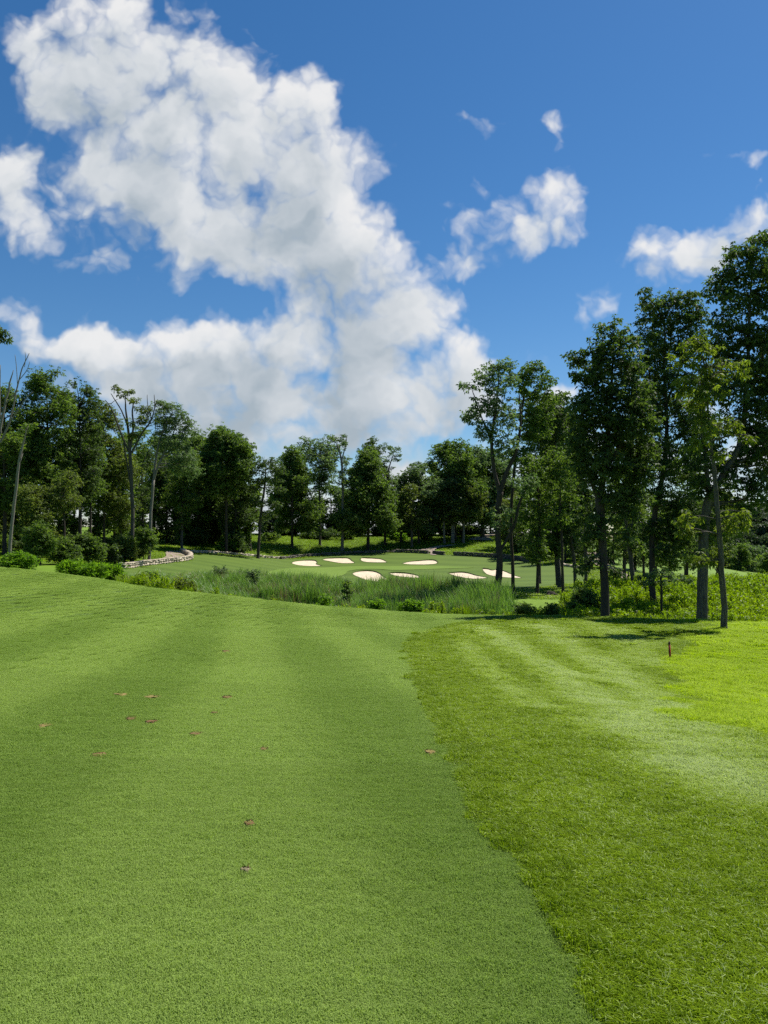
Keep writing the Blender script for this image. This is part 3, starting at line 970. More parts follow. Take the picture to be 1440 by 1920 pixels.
pt('thick pale barked tree with two great limbs and the highest crown at far right', 47.5,
   [[(1316, 1166, 22), (1317, 1120, 19), (1318, 1060, 19), (1320, 1000, 18), (1326, 950, 17), (1338, 915, 16)],
    [(1338, 918, 12), (1362, 880, 11), (1385, 835, 10), (1398, 760, 9), (1402, 680, 7), (1405, 590, 5), (1410, 500, 2)],
    [(1330, 945, 10), (1325, 880, 8), (1318, 800, 7), (1310, 720, 4)],
    [(1398, 760, 6), (1420, 700, 5), (1440, 630, 3)], [(1362, 880, 6), (1400, 860, 5), (1435, 850, 3)]],
   [(1432, 455, 26, 20), (1405, 470, 24, 18), (1380, 480, 24, 18), (1350, 520, 24, 18), (1380, 520, 30, 22), (1420, 510, 34, 26), (1455, 500, 34, 30), (1338, 545, 16, 14), (1365, 565, 32, 24), (1405, 565, 36, 28), (1445, 570, 34, 30),
    (1350, 610, 26, 22), (1385, 625, 36, 28), (1425, 630, 36, 30), (1460, 640, 30, 34), (1400, 690, 34, 30), (1440, 710, 34, 30), (1365, 680, 26, 26), (1420, 770, 32, 24), (1450, 800, 34, 26), (1395, 815, 26, 22),
    (1375, 860, 28, 22), (1415, 850, 34, 24), (1450, 880, 34, 26), (1390, 900, 34, 22), (1425, 920, 32, 20), (1350, 880, 22, 24), (1440, 940, 22, 14), (1365, 935, 28, 20), (1400, 950, 22, 12),
    (1310, 760, 26, 26), (1370, 740, 34, 28), (1440, 670, 34, 30), (1345, 650, 28, 26), (1430, 830, 40, 30), (1378, 795, 30, 24), (1445, 760, 30, 34), (1410, 730, 34, 26), (1355, 720, 26, 26), (1330, 830, 28, 30), (1305, 860, 30, 26), (1320, 910, 28, 24), (1345, 975, 28, 18), (1300, 985, 24, 16), (1330, 1010, 24, 14), (1300, 1035, 14, 8)],
   leaf='dark', bark='ridged', L=.27, W=.125, sub=.52, lai=1.9, group=RG, sides=11)
pt('slim curving trunk nearest on the right with feathery yellow green crown', 36.2,
   [[(1358, 1184, 13), (1357, 1140, 11), (1354, 1085, 11), (1351, 1030, 9.5), (1345, 960, 8.5), (1341, 900, 8), (1334, 840, 6), (1327, 770, 4), (1322, 690, 2)],
    [(1354, 1088, 4), (1347, 1074, 3.5), (1340, 1066, 2)]],
   [(1300, 645, 24, 16), (1325, 660, 28, 16), (1290, 675, 26, 16), (1345, 690, 28, 16), (1375, 685, 22, 11), (1393, 697, 14, 9), (1315, 700, 32, 18), (1285, 720, 22, 14), (1335, 728, 30, 18), (1305, 750, 26, 18),
    (1322, 785, 24, 20), (1345, 800, 22, 16), (1310, 825, 20, 18), (1350, 850, 16, 12), (1378, 795, 18, 11), (1400, 815, 14, 9), (1372, 968, 18, 10), (1388, 985, 14, 14), (1365, 990, 18, 14), (1395, 960, 9, 7),
    (1290, 970, 18, 14), (1275, 990, 14, 12), (1300, 1000, 16, 10), (1330, 1045, 12, 12), (1310, 1055, 12, 9)],
   leaf='yellow', bark='ridged', L=.27, W=.09, sub=.38, lai=1.5, group=RG, droop=.55, sides=9)
at('rounded mid green tree behind the sapling in the grove', 104, 1255, 1092, 960, 44, 1075, 'round', 9, leaf='mid', group=RG)
at('dark tree closing the gap behind the two thick right hand trunks', 112, 1315, 1090, 940, 40, 1068, 'round', 9, leaf='dark', group=RG)
at('dark low crowned tree behind the slim trunks left of the biggest dark tree', 150, 1060, 1060, 890, 44, 1050, 'round', 10, leaf='dark', group=RG)
at('bushy tree at the bend of the right gravel path behind the grove', 165, 1120, 1040, 930, 34, 1040, 'round', 9, leaf='mid', group=RG)
at('mid green tree beside the right end of the dark stone wall', 172, 1000, 1044, 900, 36, 1034, 'round', 10, leaf='mid', group=RG)
at('small tree above the wall in the fork of the tall forked tree', 190, 960, 1030, 920, 34, 1025, 'round', 9, leaf='olive', group=RG)

# ================================================================== trees behind the green
BG = 'trees on the bank behind the green'
at('dense layered dark tree left of the airy pale one behind the green', 184, 548, 1018, 838, 50, 1000, 'cone', 17, leaf='mid', group=BG, lai=2.6)
at('airy pale feathery tree with a wide open top behind the green', 192, 600, 1012, 820, 46, 925, 'umbrella', 15, leaf='grey', group=BG, lai=1.1, bark='grey', top_frac=.8)
pt('very tall slender pale trunk with a small flat topped crown above the green', 186,
   [[(642, 1018, 6), (643, 960, 5), (642, 900, 4.5), (640, 860, 4), (632, 835, 2)], [(640, 865, 3), (648, 835, 2), (650, 820, 1)]],
   [(632, 822, 18, 6), (648, 824, 12, 7), (620, 818, 8, 4), (642, 835, 12, 5), (646, 862, 11, 10), (648, 885, 12, 8), (634, 900, 14, 8), (655, 905, 14, 8)],
   leaf='grey', bark='pale', L=.5, W=.22, sub=.9, lai=1.3, group=BG)
at('broad dark shrubby tree with a narrow pointed top behind the middle bunkers', 188, 690, 1014, 838, 62, 1003, 'cone', 22, leaf='mid', group=BG, lai=2.5, lean=-3)
pt('narrow dark spire of leaves rising beside the sprig topped tree', 194, [[(690, 1010, 6), (692, 930, 5), (697, 860, 3), (700, 825, 1)]],
   [(698, 828, 10, 9), (690, 838, 14, 9), (706, 845, 12, 10), (694, 858, 16, 10), (705, 872, 18, 12), (690, 885, 20, 12), (712, 895, 20, 14), (722, 915, 20, 16), (675, 868, 7, 6)],
   leaf='dark', L=.5, W=.25, sub=.95, lai=2.2, group=BG)
pt('thin tree with an open sprig of leaves leaning right at its top', 196, [[(722, 1010, 5), (722, 940, 4), (726, 890, 3), (738, 850, 1)]],
   [(728, 838, 11, 9), (742, 846, 12, 8), (735, 858, 14, 8), (748, 855, 6, 6), (730, 880, 12, 9), (735, 905, 16, 12)], leaf='grey', L=.46, W=.2, sub=.9, lai=1.0, group=BG)
at('short pointed bluish tree filling the dip right of the sprig topped tree', 200, 752, 1008, 885, 32, 1000, 'cone', 12, leaf='grey', group=BG)
at('bushy tree stepping up towards the great dark mass behind the wall', 198, 785, 1008, 866, 44, 1000, 'round', 14, leaf='grey', group=BG)
at('grey leafed tree with twin pale stems at the shaded bank edge', 192, 772, 1012, 905, 32, 995, 'round', 11, leaf='olive', bark='grey', group=BG)
at('great rounded tree forming the top of the dark mass behind the wall', 205, 852, 1008, 825, 60, 985, 'round', 22, leaf='mid', group=BG, tw=8)
at('wide dark tree between the great rounded one and the forked tree', 210, 905, 1008, 838, 56, 985, 'round', 20, leaf='grey', group=BG, tw=8)
at('lower leafy tree with yellowish tips in front of the great dark mass', 200, 868, 1012, 905, 44, 985, 'round', 14, leaf='olive', group=BG)
for (u, vb, vt, ln, lab) in [(833, 1013, 960, 1, 'short pale bare trunk left of the pale pair in the shaded bank'), (848, 1012, 955, 0, 'upright pale trunk of the pale pair in the shaded bank'),
                             (850, 1014, 950, 7, 'leaning pale trunk of the pale pair in the shaded bank'), (869, 1011, 962, -1, 'slim pale trunk right of the pale pair in the shaded bank')]:
    at(lab, 198, u, vb, vt - 60, 22, vt, 'round', 6, tw=4.5, lean=ln, leaf='dark', bark='pale', group=BG)
at('dark tree beyond the shaded path into the wood at right of the bank', 214, 935, 1004, 870, 40, 985, 'round', 14, leaf='dark', group=BG)
pt('slender dark tree with tiered leafy branches standing alone left of the bank', 158,
   [[(484, 1026, 6), (487, 990, 5), (491, 950, 4.5), (496, 915, 4), (498, 880, 2)]],
   [(495, 868, 28, 10), (475, 882, 20, 10), (518, 882, 22, 10), (496, 900, 34, 10), (470, 912, 18, 9), (520, 915, 16, 9), (480, 940, 18, 7), (508, 945, 18, 7), (475, 958, 12, 6), (500, 965, 12, 6), (485, 975, 10, 6)],
   leaf='dark', L=.42, W=.2, sub=.75, lai=1.5, group=BG)
at('small dark round tree peeping between the tiered tree and the layered one', 215, 515, 1014, 955, 26, 1008, 'round', 7, leaf='dark', group=BG)
at('distant mid green tree between the tiered tree and the layered dark one', 225, 525, 1010, 850, 30, 940, 'round', 10, leaf='grey', group=BG, lai=1.4)
for u, vb, rv, lf, lab in [(580, 1013, 9, 'dark', 'low dark bush under the airy pale tree'), (615, 1011, 10, 'dark', 'low dark bush left of the very tall slender trunk'),
                           (660, 1010, 10, 'mid', 'low bush behind the very tall slender trunk'), (742, 1010, 8, 'fresh', 'bright grassy bush right of the pointed top tree'),
                           (800, 1003, 8, 'fresh', 'sunlit yellowish bush in a gap of the shaded bank'), (505, 1012, 8, 'mid', 'low sunlit bush behind the tiered tree')]:
    shrub(lab, 205 if u > 520 else 192, u, vb, 26, rv, lf, 6, group='bushes under the trees behind the green')

for u, Y, vt, lf in [(530, 222, 905, 'mid'), (565, 226, 885, 'dark'), (585, 218, 925, 'dark'), (620, 224, 905, 'dark'), (650, 220, 915, 'mid'), (672, 226, 900, 'dark'), (715, 224, 900, 'mid'), (745, 222, 925, 'dark'),
                     (768, 226, 905, 'mid'), (800, 224, 890, 'dark'), (825, 222, 870, 'dark'), (880, 226, 870, 'dark'), (920, 226, 880, 'dark'), (945, 228, 880, 'mid'), (505, 224, 950, 'dark')]:
    at('dense leafy tree in the back row behind the bank of the green', Y, u, 1008, vt, 31, 1004, 'column', 9, tw=4, leaf={'dark': 'mid', 'mid': 'grey'}[lf], lai=2.3, group='back row of trees behind the bank')
at('dark rounded tree filling the space between the slim trunks and the biggest dark tree', 100, 1048, 1098, 735, 40, 930, 'round', 14, leaf='dark', group=RG)
at('mid green tree closing the view behind the tall forked tree and its slim neighbour', 105, 1012, 1094, 750, 36, 930, 'round', 12, leaf='mid', group=RG)
at('dark tree behind the biggest dark tree, leaves reaching far down', 99, 1208, 1097, 690, 36, 1050, 'column', 13, leaf='dark', group=RG)
at('leafy tree between the curved dark trunk and the thick pale one', 92, 1288, 1098, 820, 34, 1058, 'column', 13, leaf='mid', group=RG)
at('low spreading tree with yellowish leaves around the base of the right hand crowns', 88, 1352, 1098, 900, 30, 1062, 'column', 10, leaf='yellow', group=RG)
for u, Y, vt, lf in [(985, 182, 930, 'dark'), (1030, 165, 900, 'dark'), (1075, 155, 905, 'dark'), (1150, 150, 930, 'mid'), (1190, 140, 930, 'dark'), (1230, 135, 960, 'mid'), (1285, 125, 930, 'dark'), (1345, 118, 960, 'dark')]:
    at('shadowy leafy tree filling the back of the right hand grove', Y, u, 1062 if u < 1100 else 1075, vt, 34, 1052 if u < 1100 else 1062, 'round', 9, tw=5, leaf=lf, lai=2.3, group='shadowy trees at the back of the grove')

for k, u in enumerate(range(520, 905, 27)):
    shrub('dark leafy undergrowth bush closing the view beneath the back row of trees', 216 + (k % 3) * 3, u, 1009, 26, 12 + (k * 5) % 7, 'dark' if k % 3 else 'mid', 7, group='undergrowth behind the bank of the green')
for k, u in enumerate(range(0, 480, 40)):
    if 270 < u < 420:
        continue
    shrub('shadowed undergrowth bush between the trunks of the left hand wood', 112 + u * .11, u, 1044 - u * .03, 34, 22 - (k * 7) % 9, 'dark' if k % 2 else 'mid', 7, group='undergrowth of the left hand wood')

# ================================================================== left hand wood
LG = 'trees along the left hand wood edge'
at('tall round topped tree second from the left edge of the wood', 104, 88, 1048, 690, 50, 960, 'round', 26, tw=8, leaf='mid', group=LG)
at('dense tree with a knobbly top just right of the tallest round top', 108, 150, 1046, 712, 40, 950, 'round', 22, tw=7, leaf='dark', group=LG)
at('dark tree at the far left edge behind the bare snag', 100, 8, 1046, 722, 44, 960, 'round', 22, tw=8, leaf='mid', group=LG)
pt('slim pale trunk leaning right with few leaves at the left edge', 80,
   [[(17, 1050, 6.5), (21, 1000, 6), (26, 950, 5.5), (33, 890, 5), (38, 855, 4.5), (45, 825, 3), (52, 800, 1.5)], [(37, 868, 2), (43, 850, 1)]],
   [(52, 795, 14, 9), (40, 805, 12, 8)], leaf='mid', bark='pale', L=.3, W=.14, lai=1.2, group=LG)
pt('bare forked snag reaching above the trees at the left edge', 92,
   [[(-12, 1040, 8), (-8, 900, 7), (-2, 820, 6), (8, 765, 4), (18, 720, 3), (25, 694, 1)], [(10, 757, 3), (22, 745, 2.5), (33, 732, 2)],
    [(0, 830, 4), (18, 790, 3.5), (27, 750, 3), (35, 715, 2.5), (42, 690, 2), (55, 662, 1)], [(36, 712, 1.6), (50, 695, 1.2), (56, 678, .8)], [(33, 722, 1.5), (31, 690, 1.2), (28, 665, .8)],
    [(18, 790, 3), (34, 770, 2.4), (48, 748, 2), (62, 735, 1)], [(46, 688, 1.2), (48, 672, 1), (47, 660, .6)], [(2, 812, 2.5), (0, 740, 2), (1, 684, 1)]], [], bark='pale', group=LG, name='dead_tree', cat='dead tree')
pt('half dead tree with bare spreading limbs and a thin leafy top', 106,
   [[(248, 1036, 7.5), (249, 960, 7), (246, 900, 6.5), (244, 850, 6), (240, 800, 4.5), (236, 765, 3), (234, 738, 1)],
    [(243, 850, 4), (228, 815, 3.5), (215, 780, 3), (205, 760, 2), (197, 750, 1)], [(240, 800, 3), (228, 770, 2.5), (217, 752, 2), (208, 738, 1)], [(244, 845, 4), (250, 800, 3.5), (248, 770, 3), (252, 748, 1)],
    [(246, 850, 4), (268, 810, 3.5), (282, 790, 2.5), (290, 765, 2), (289, 740, 1)], [(284, 785, 2), (277, 760, 1.5), (276, 740, .8)], [(290, 762, 1.3), (296, 748, .8)], [(249, 930, 3.5), (240, 880, 3), (232, 830, 2)],
    [(207, 758, 1.2), (214, 752, 1), (221, 748, .6)]],
   [(222, 730, 12, 6), (235, 738, 14, 8), (247, 735, 8, 5), (245, 752, 12, 8), (265, 765, 16, 10), (275, 785, 18, 9), (258, 790, 16, 10), (280, 770, 10, 7), (255, 815, 14, 9)],
   leaf='olive', bark='grey', L=.34, W=.15, sub=.6, lai=1.1, group=LG)
pt('tree with two pale slanting limbs and a feathery dome of foliage', 108,
   [[(280, 1036, 6), (283, 960, 6), (288, 900, 5.5)], [(288, 902, 5), (292, 860, 4.5), (300, 825, 4), (312, 795, 3), (324, 772, 1.5)], [(287, 905, 4.5), (298, 870, 4), (315, 835, 3.5), (330, 820, 2.5), (348, 806, 1.2)],
    [(316, 834, 2.5), (325, 812, 2), (330, 800, 1)]],
   [(305, 762, 18, 12), (325, 768, 20, 12), (300, 785, 20, 14), (340, 785, 20, 12), (322, 795, 24, 14), (352, 800, 16, 10), (345, 820, 20, 14), (365, 806, 10, 6), (300, 815, 18, 16), (325, 830, 22, 18), (350, 850, 18, 20),
    (360, 878, 18, 20), (335, 870, 22, 22)],
   leaf='grey', bark='pale', L=.32, W=.13, sub=.65, lai=1.5, group=LG)
pt('slim grey trunk rising from the end of the gravel path with a low leaf tuft', 153,
   [[(341, 1033, 5.5), (341, 1000, 5), (342, 950, 4.5), (343, 900, 3)]],
   [(340, 985, 9, 12), (346, 975, 9, 9), (338, 1000, 8, 7), (340, 900, 30, 24), (330, 930, 26, 20), (352, 940, 24, 22), (345, 865, 28, 22)], leaf='mid', bark='grey', L=.38, W=.18, sub=.75, lai=2.2, group=LG)
at('domed dark tree with knobbly outline at the right end of the wood', 158, 425, 1028, 800, 52, 935, 'round', 26, leaf='mid', group=LG, tw=6)
at('dark tree with drooping sides right of the tree with slanting pale limbs', 172, 372, 1024, 815, 38, 1010, 'column', 22, leaf='mid', group=LG, lai=2.6)
at('tall olive tree between the knobbly topped tree and the half dead one', 118, 195, 1044, 752, 36, 965, 'round', 18, leaf='olive', group=LG)
at('leafy tree in front of the domed dark tree, foliage almost to the ground', 174, 400, 1025, 875, 38, 1022, 'column', 18, leaf='olive', group=LG, lai=2.6)
at('small shadowed tree right of the leafy one at the wood end', 162, 442, 1027, 905, 34, 1018, 'column', 14, leaf='dark', group=LG, lai=2.6)
at('bent small tree leaning over the bank at the end of the wood', 172, 470, 1024, 935, 30, 1000, 'umbrella', 9, leaf='olive', group=LG, lean=-14)
at('thin dark trunked tree with drooping brownish leaves behind the left bushes', 92, 121, 1046, 880, 28, 962, 'round', 10, tw=5, leaf='olive', group=LG)
at('small tree with bushy yellowish foliage at the left edge of the wood', 90, 70, 1050, 905, 42, 1035, 'column', 15, leaf='olive', group=LG, lai=2.5)
at('young tree with light leaf tufts in the middle of the left wood', 112, 170, 1044, 830, 30, 950, 'column', 12, leaf='mid', group=LG)
at('mid height tree wrapped in leaves behind the half dead tree', 120, 225, 1042, 840, 34, 1000, 'column', 16, leaf='olive', group=LG)
at('dark tree between the half dead tree and the slanting pale limbs', 150, 268, 1034, 835, 30, 1010, 'column', 14, leaf='dark', group=LG)
at('shadowed tree between the slanting pale limbs and the slim grey trunk', 166, 312, 1024, 850, 34, 1020, 'column', 16, leaf='dark', group=LG)
back = [(-40, 112, 760), (30, 120, 790), (65, 126, 800), (110, 128, 790), (140, 132, 800), (185, 134, 800), (215, 136, 810), (250, 160, 800), (290, 178, 805), (330, 180, 815), (372, 184, 822), (392, 186, 818), (345, 182, 812), (410, 184, 860), (450, 172, 880), (-90, 100, 740), (-140, 92, 700), (0, 118, 800), (-20, 105, 800), (48, 124, 830)]
for u, Y, vt in back:
    at('dense dark broadleaf tree deep in the back of the left hand wood', Y, u, 1036, vt, 40, 1022, 'column', 14, tw=5, leaf='mid' if u % 4 else 'olive', lai=2.6, group='trees deep inside the left hand wood')
# tree just outside the left edge whose spray hangs into the picture
pt('branch tip of a tree outside the left edge hanging high against the sky', 46,
   [[(-75, 1090, 16), (-72, 900, 14), (-66, 760, 11), (-50, 660, 6)], [(-66, 740, 6), (-40, 660, 4), (-14, 628, 2), (4, 622, 1)]],
   [(2, 617, 9, 8), (10, 630, 9, 8), (-6, 628, 10, 12), (-35, 620, 26, 22), (-60, 660, 30, 30), (-80, 720, 34, 34), (-45, 700, 22, 20), (-90, 640, 34, 34)], leaf='dark', L=.24, W=.11, sub=.35, lai=1.8, group=LG)

BU = 'bushes along the edge of the left hand wood'
for u, vb, Y, ru, rv, lf, lab in [(28, 1064, 72, 40, 15, 'fresh', 'bright leafy bush at the left edge where the fairway ends'),
                                  (75, 1052, 86, 40, 42, 'mid', 'big dark rounded bush behind the bright bush at left'),
                                  (120, 1052, 90, 34, 24, 'mid', 'shadowed bush at the foot of the thin dark trunked tree'),
                                  (165, 1050, 94, 36, 30, 'mid', 'large sunlit rounded bush beside the ornamental grass mounds'),
                                  (232, 1046, 104, 26, 24, 'olive', 'yellowish bush below the half dead tree'),
                                  (268, 1043, 108, 28, 34, 'mid', 'tall bush at the right end of the bush row by the lawn'),
                                  (205, 1048, 100, 22, 18, 'dark', 'dark bush between the sunlit rounded one and the yellowish one'),
                                  (425, 1026, 160, 22, 11, 'fresh', 'small bright bush spilling onto the bank at the wood end'),
                                  (368, 1026, 168, 26, 18, 'dark', 'dark bush in the shadow right of the slim grey trunk')]:
    shrub(lab, Y, u, vb, ru, rv, lf, 10, group=BU)

# ================================================================== shrubs in the wet hollow
GM = 'ornamental grass mounds at the marsh edge'
for u, vb, Y, ru, rv, lab in [(140, 1092, 70, 34, 20, 'leftmost fine leaved bright green grass mound at the marsh edge'), (178, 1096, 69, 30, 20, 'middle fine leaved bright green grass mound at the marsh edge'),
                              (212, 1098, 71, 26, 20, 'rightmost fine leaved bright green grass mound below the pale wall')]:
    shrub(lab, Y, u, vb, ru, rv, 'fresh', 14, name='grass_mound', group=GM, L=.40, wl=.2, cat='ornamental grass', droop=-.75, lai=2.0)
MS = 'shrubs among the marsh reeds'
for u, vb, Y, ru, rv, lf, lab in [(480, 1112, 78, 20, 28, 'grey', 'pale feathery shrub standing above the reeds in the middle left'), (412, 1108, 82, 18, 26, 'grey', 'thin feathery shrub at the left of the reed belt'),
                                  (280, 1106, 72, 22, 17, 'mid', 'round green shrub under the left end of the pale wall'), (345, 1112, 66, 30, 16, 'yellow', 'yellow flowered weedy shrub in the left marsh'),
                                  (652, 1118, 70, 9, 24, 'mid', 'narrow upright dark sapling left of the reed hidden bunker'), (1100, 1140, 58, 30, 26, 'mid', 'big leafy bush left of the biggest dark tree base'),
                                  (1075, 1146, 57, 20, 18, 'mid', 'smaller leafy bush at the left foot of the big leafy one'), (610, 1128, 60, 24, 12, 'fresh', 'yellow green leafy weed clump in the middle of the marsh front'),
                                  (700, 1136, 58, 24, 11, 'fresh', 'yellow green weed clump below the reed hidden bunker'), (770, 1140, 57, 26, 11, 'fresh', 'bright yellow green weed clump before the middle reeds'),
                                  (515, 1128, 60, 22, 11, 'yellow', 'olive yellow weed clump below the pale feathery shrub'), (985, 1156, 55, 28, 18, 'mid', 'dark leafy bush at the right end of the reed belt'),
                                  (1030, 1158, 55, 28, 17, 'mid', 'low dark bush right of the reed belt before the slim trunks')]:
    shrub(lab, Y, u, vb, ru, rv, lf, 8, group=MS, lai=1.1 if 'feathery' in lab else 2.6)


# ------------------------------------------------------------------ scattered ground vegetation (uncountable)
def blade_patch(name, n, size, hgt, w, mat, lean=.35, curl=.35, shape='disc', hvar=.35, bright=0.0):
    """a turf tuft: n curved tapering blades over a small area"""
    a = rng.uniform(0, 6.283, n)
    r = np.sqrt(rng.uniform(0, 1, n)) * size / 2 * 1.12 if shape == 'disc' else None
    bx, by = (r * np.cos(a), r * np.sin(a))
    az = rng.uniform(0, 6.283, n)
    ln = np.abs(rng.normal(lean, lean * .6, n))
    h = hgt * rng.uniform(1 - hvar, 1 + hvar * .6, n)
    dx, dy = np.cos(az), np.sin(az)
    sx, sy = -dy, dx
    ww = w * rng.uniform(.7, 1.3, n) * .5
    p0 = np.c_[bx, by, np.zeros(n) - .004]
    p1 = np.c_[bx + dx * ln * h * .45, by + dy * ln * h * .45, h * .6]
    p2 = np.c_[bx + dx * (ln + curl) * h, by + dy * (ln + curl) * h, h * np.clip(1 - .3 * ln - .25 * curl, .35, 1)]
    s = np.c_[sx, sy, np.zeros(n)] * ww[:, None]
    V = np.stack([p0 - s, p0 + s, p1 + s * .85, p1 - s * .85, p2], 1).reshape(-1, 3)
    b = np.arange(n)[:, None] * 5
    Q = b + [0, 1, 2, 3]
    T = b + [3, 2, 4]
    t = np.repeat(np.where(rng.uniform(0, 1, n) < bright, 1.7, rng.uniform(0, 1, n)), 5)
    me = mesh_np(name, V, Q, mat, False, {'tint': t}, T)
    return bpy.data.objects.new(name, me)


def leafy_stem_patch(name, n, size, hgt, mat, L=.19, W=.07):
    """upright leafy weeds"""
    parts = []
    for k in range(n):
        x, y = rng.uniform(-size / 2, size / 2, 2)
        h = hgt * rng.uniform(.6, 1.1)
        m = int(8 + h * 9)
        z = np.linspace(.12, 1, m) * h
        S = np.c_[x + rng.normal(0, .03, m) + .1 * z * rng.normal(), y + rng.normal(0, .03, m), z]
        parts.append(leaves_np(S, 1, 5, .05, L, W, .15, 1))
    V, Q, T = join_leaves(parts)
    return bpy.data.objects.new(name, mesh_np(name, V, Q, mat, False, {'tint': T}))


def scatter(name, xyz, scl, tint, protos, zscl=None, tilt=0.08):
    n = len(xyz)
    me = bpy.data.meshes.new(name)
    me.vertices.add(n)
    me.vertices.foreach_set('co', np.asarray(xyz, np.float32).ravel())
    rot = np.c_[rng.normal(0, tilt, n), rng.normal(0, tilt, n), rng.uniform(0, 6.283, n)]
    s3 = np.c_[scl, scl, scl if zscl is None else zscl]
    for k, a, ty in (('rot', rot, 'FLOAT_VECTOR'), ('scl', s3, 'FLOAT_VECTOR'), ('itint', tint, 'FLOAT')):
        at_ = me.attributes.new(k, ty, 'POINT')
        at_.data.foreach_set('vector' if ty == 'FLOAT_VECTOR' else 'value', np.asarray(a, np.float32).ravel())
    at_ = me.attributes.new('pick', 'INT', 'POINT')
    at_.data.foreach_set('value', rng.integers(0, len(protos), n).astype(np.int32))
    o = link(name, me)
    ng = bpy.data.node_groups.new(name + '_scatter', 'GeometryNodeTree')
    ng.interface.new_socket('Geometry', in_out='INPUT', socket_type='NodeSocketGeometry')
    ng.interface.new_socket('Geometry', in_out='OUTPUT', socket_type='NodeSocketGeometry')
    N, L = ng.nodes, ng.links
    gi, go = N.new('NodeGroupInput'), N.new('NodeGroupOutput')
    jn = N.new('GeometryNodeJoinGeometry')
    for p in reversed(protos):
        oi = N.new('GeometryNodeObjectInfo')
        oi.inputs['Object'].default_value = p
        oi.inputs['As Instance'].default_value = False
        g2 = N.new('GeometryNodeGeometryToInstance')
        L.new(oi.outputs['Geometry'], g2.inputs[0])
        L.new(g2.outputs[0], jn.inputs[0])
    ip = N.new('GeometryNodeInstanceOnPoints')
    L.new(gi.outputs[0], ip.inputs['Points'])
    L.new(jn.outputs[0], ip.inputs['Instance'])
    ip.inputs['Pick Instance'].default_value = True

    def named(nm, ty):
        q = N.new('GeometryNodeInputNamedAttribute')
        q.data_type = ty
        q.inputs['Name'].default_value = nm
        return q.outputs[0]
    L.new(named('pick', 'INT'), ip.inputs['Instance Index'])
    er = N.new('FunctionNodeEulerToRotation')
    L.new(named('rot', 'FLOAT_VECTOR'), er.inputs[0])
    L.new(er.outputs[0], ip.inputs['Rotation'])
    L.new(named('scl', 'FLOAT_VECTOR'), ip.inputs['Scale'])
    L.new(ip.outputs[0], go.inputs[0])
    md = o.modifiers.new('scatter', 'NODES')
    md.node_group = ng
    return tag(o, kind='stuff')


def jgrid(x0, x1, y0, y1, st):
    xs, ys = np.meshgrid(np.arange(x0, x1, st), np.arange(y0, y1, st))
    xs = xs.ravel() + rng.uniform(-.3, .3, xs.size) * st
    ys = ys.ravel() + rng.uniform(-.3, .3, ys.size) * st
    return xs, ys


def seen(x, y, m=2.6):
    return np.abs(x) < y * .53 + m


FAIR_B = leaf_mat('fairway_blade', (.120, .206, .025), (.305, .41, .098), (1.3, 1.4, .5), .30, .65, .10, True)
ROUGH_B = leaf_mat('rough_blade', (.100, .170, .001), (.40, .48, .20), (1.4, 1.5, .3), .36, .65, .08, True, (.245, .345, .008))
TALL_B = leaf_mat('tall_rough_blade', (.23, .34, .003), (.40, .51, .02), (1.4, 1.5, .4), .42, .6, .10, True)
REED_B = leaf_mat('reed_blade', (.048, .112, .015), (.185, .30, .062), (1.5, 1.7, .7), .32, .45, .35, True)
WEED_B = leaf_mat('weed_leaf', (.075, .140, .006), (.24, .31, .016), (1.5, 1.7, .4), .50, .5, .3, True)
MEAD_B = leaf_mat('meadow_blade', (.090, .155, .008), (.22, .31, .022), (1.5, 1.6, .4), .45, .5, .3, True)

fp = [blade_patch('fairway_tuft', 3400, .32, .0095, .0021, FAIR_B, .6, .5, bright=.05) for _ in range(3)]
rp = [blade_patch('rough_tuft', 640, .26, .046, .0050, ROUGH_B, .5, .5, bright=.07) for _ in range(3)]
tp = [blade_patch('tall_rough_tuft', 480, .30, .085, .006, TALL_B, .4, .45) for _ in range(3)]

# fairway: tufts grow with distance so that the turf stays fine grained
FX, FS, FT = [], [], []
for y0, y1, st, sc in ((1.2, 7, .17, 1.0), (7, 14, .27, 1.45), (14, 28, .44, 2.2), (28, 62, .66, 3.2)):
    x, y = jgrid(-.53 * y1 - 3, .4 * y1 + 3, y0, y1, st)
    m = seen(x, y) & inpoly(x, y, fair_poly)
    x, y = x[m], y[m]
    FX.append(np.c_[x, y, H(x, y)])
    FS.append(np.c_[np.full(len(x), sc), np.full(len(x), sc ** .3)])
    drift = hash_noise(x, y, .35, 1) * .4 + hash_noise(x, y, 2.7, 6) * .6
    FT.append(-.04 + .18 * (.5 + (drift - .5) * np.clip(18 / (y + 1), 0, 1)) + .40 * sheen_fair(x, y) - .02)  # stripe sheen is painted into the blade tint
FX, FS, FT = np.vstack(FX), np.vstack(FS), np.concatenate(FT)
scatter('fairway_grass', FX, FS[:, 0], FT, fp, FS[:, 1], .02)

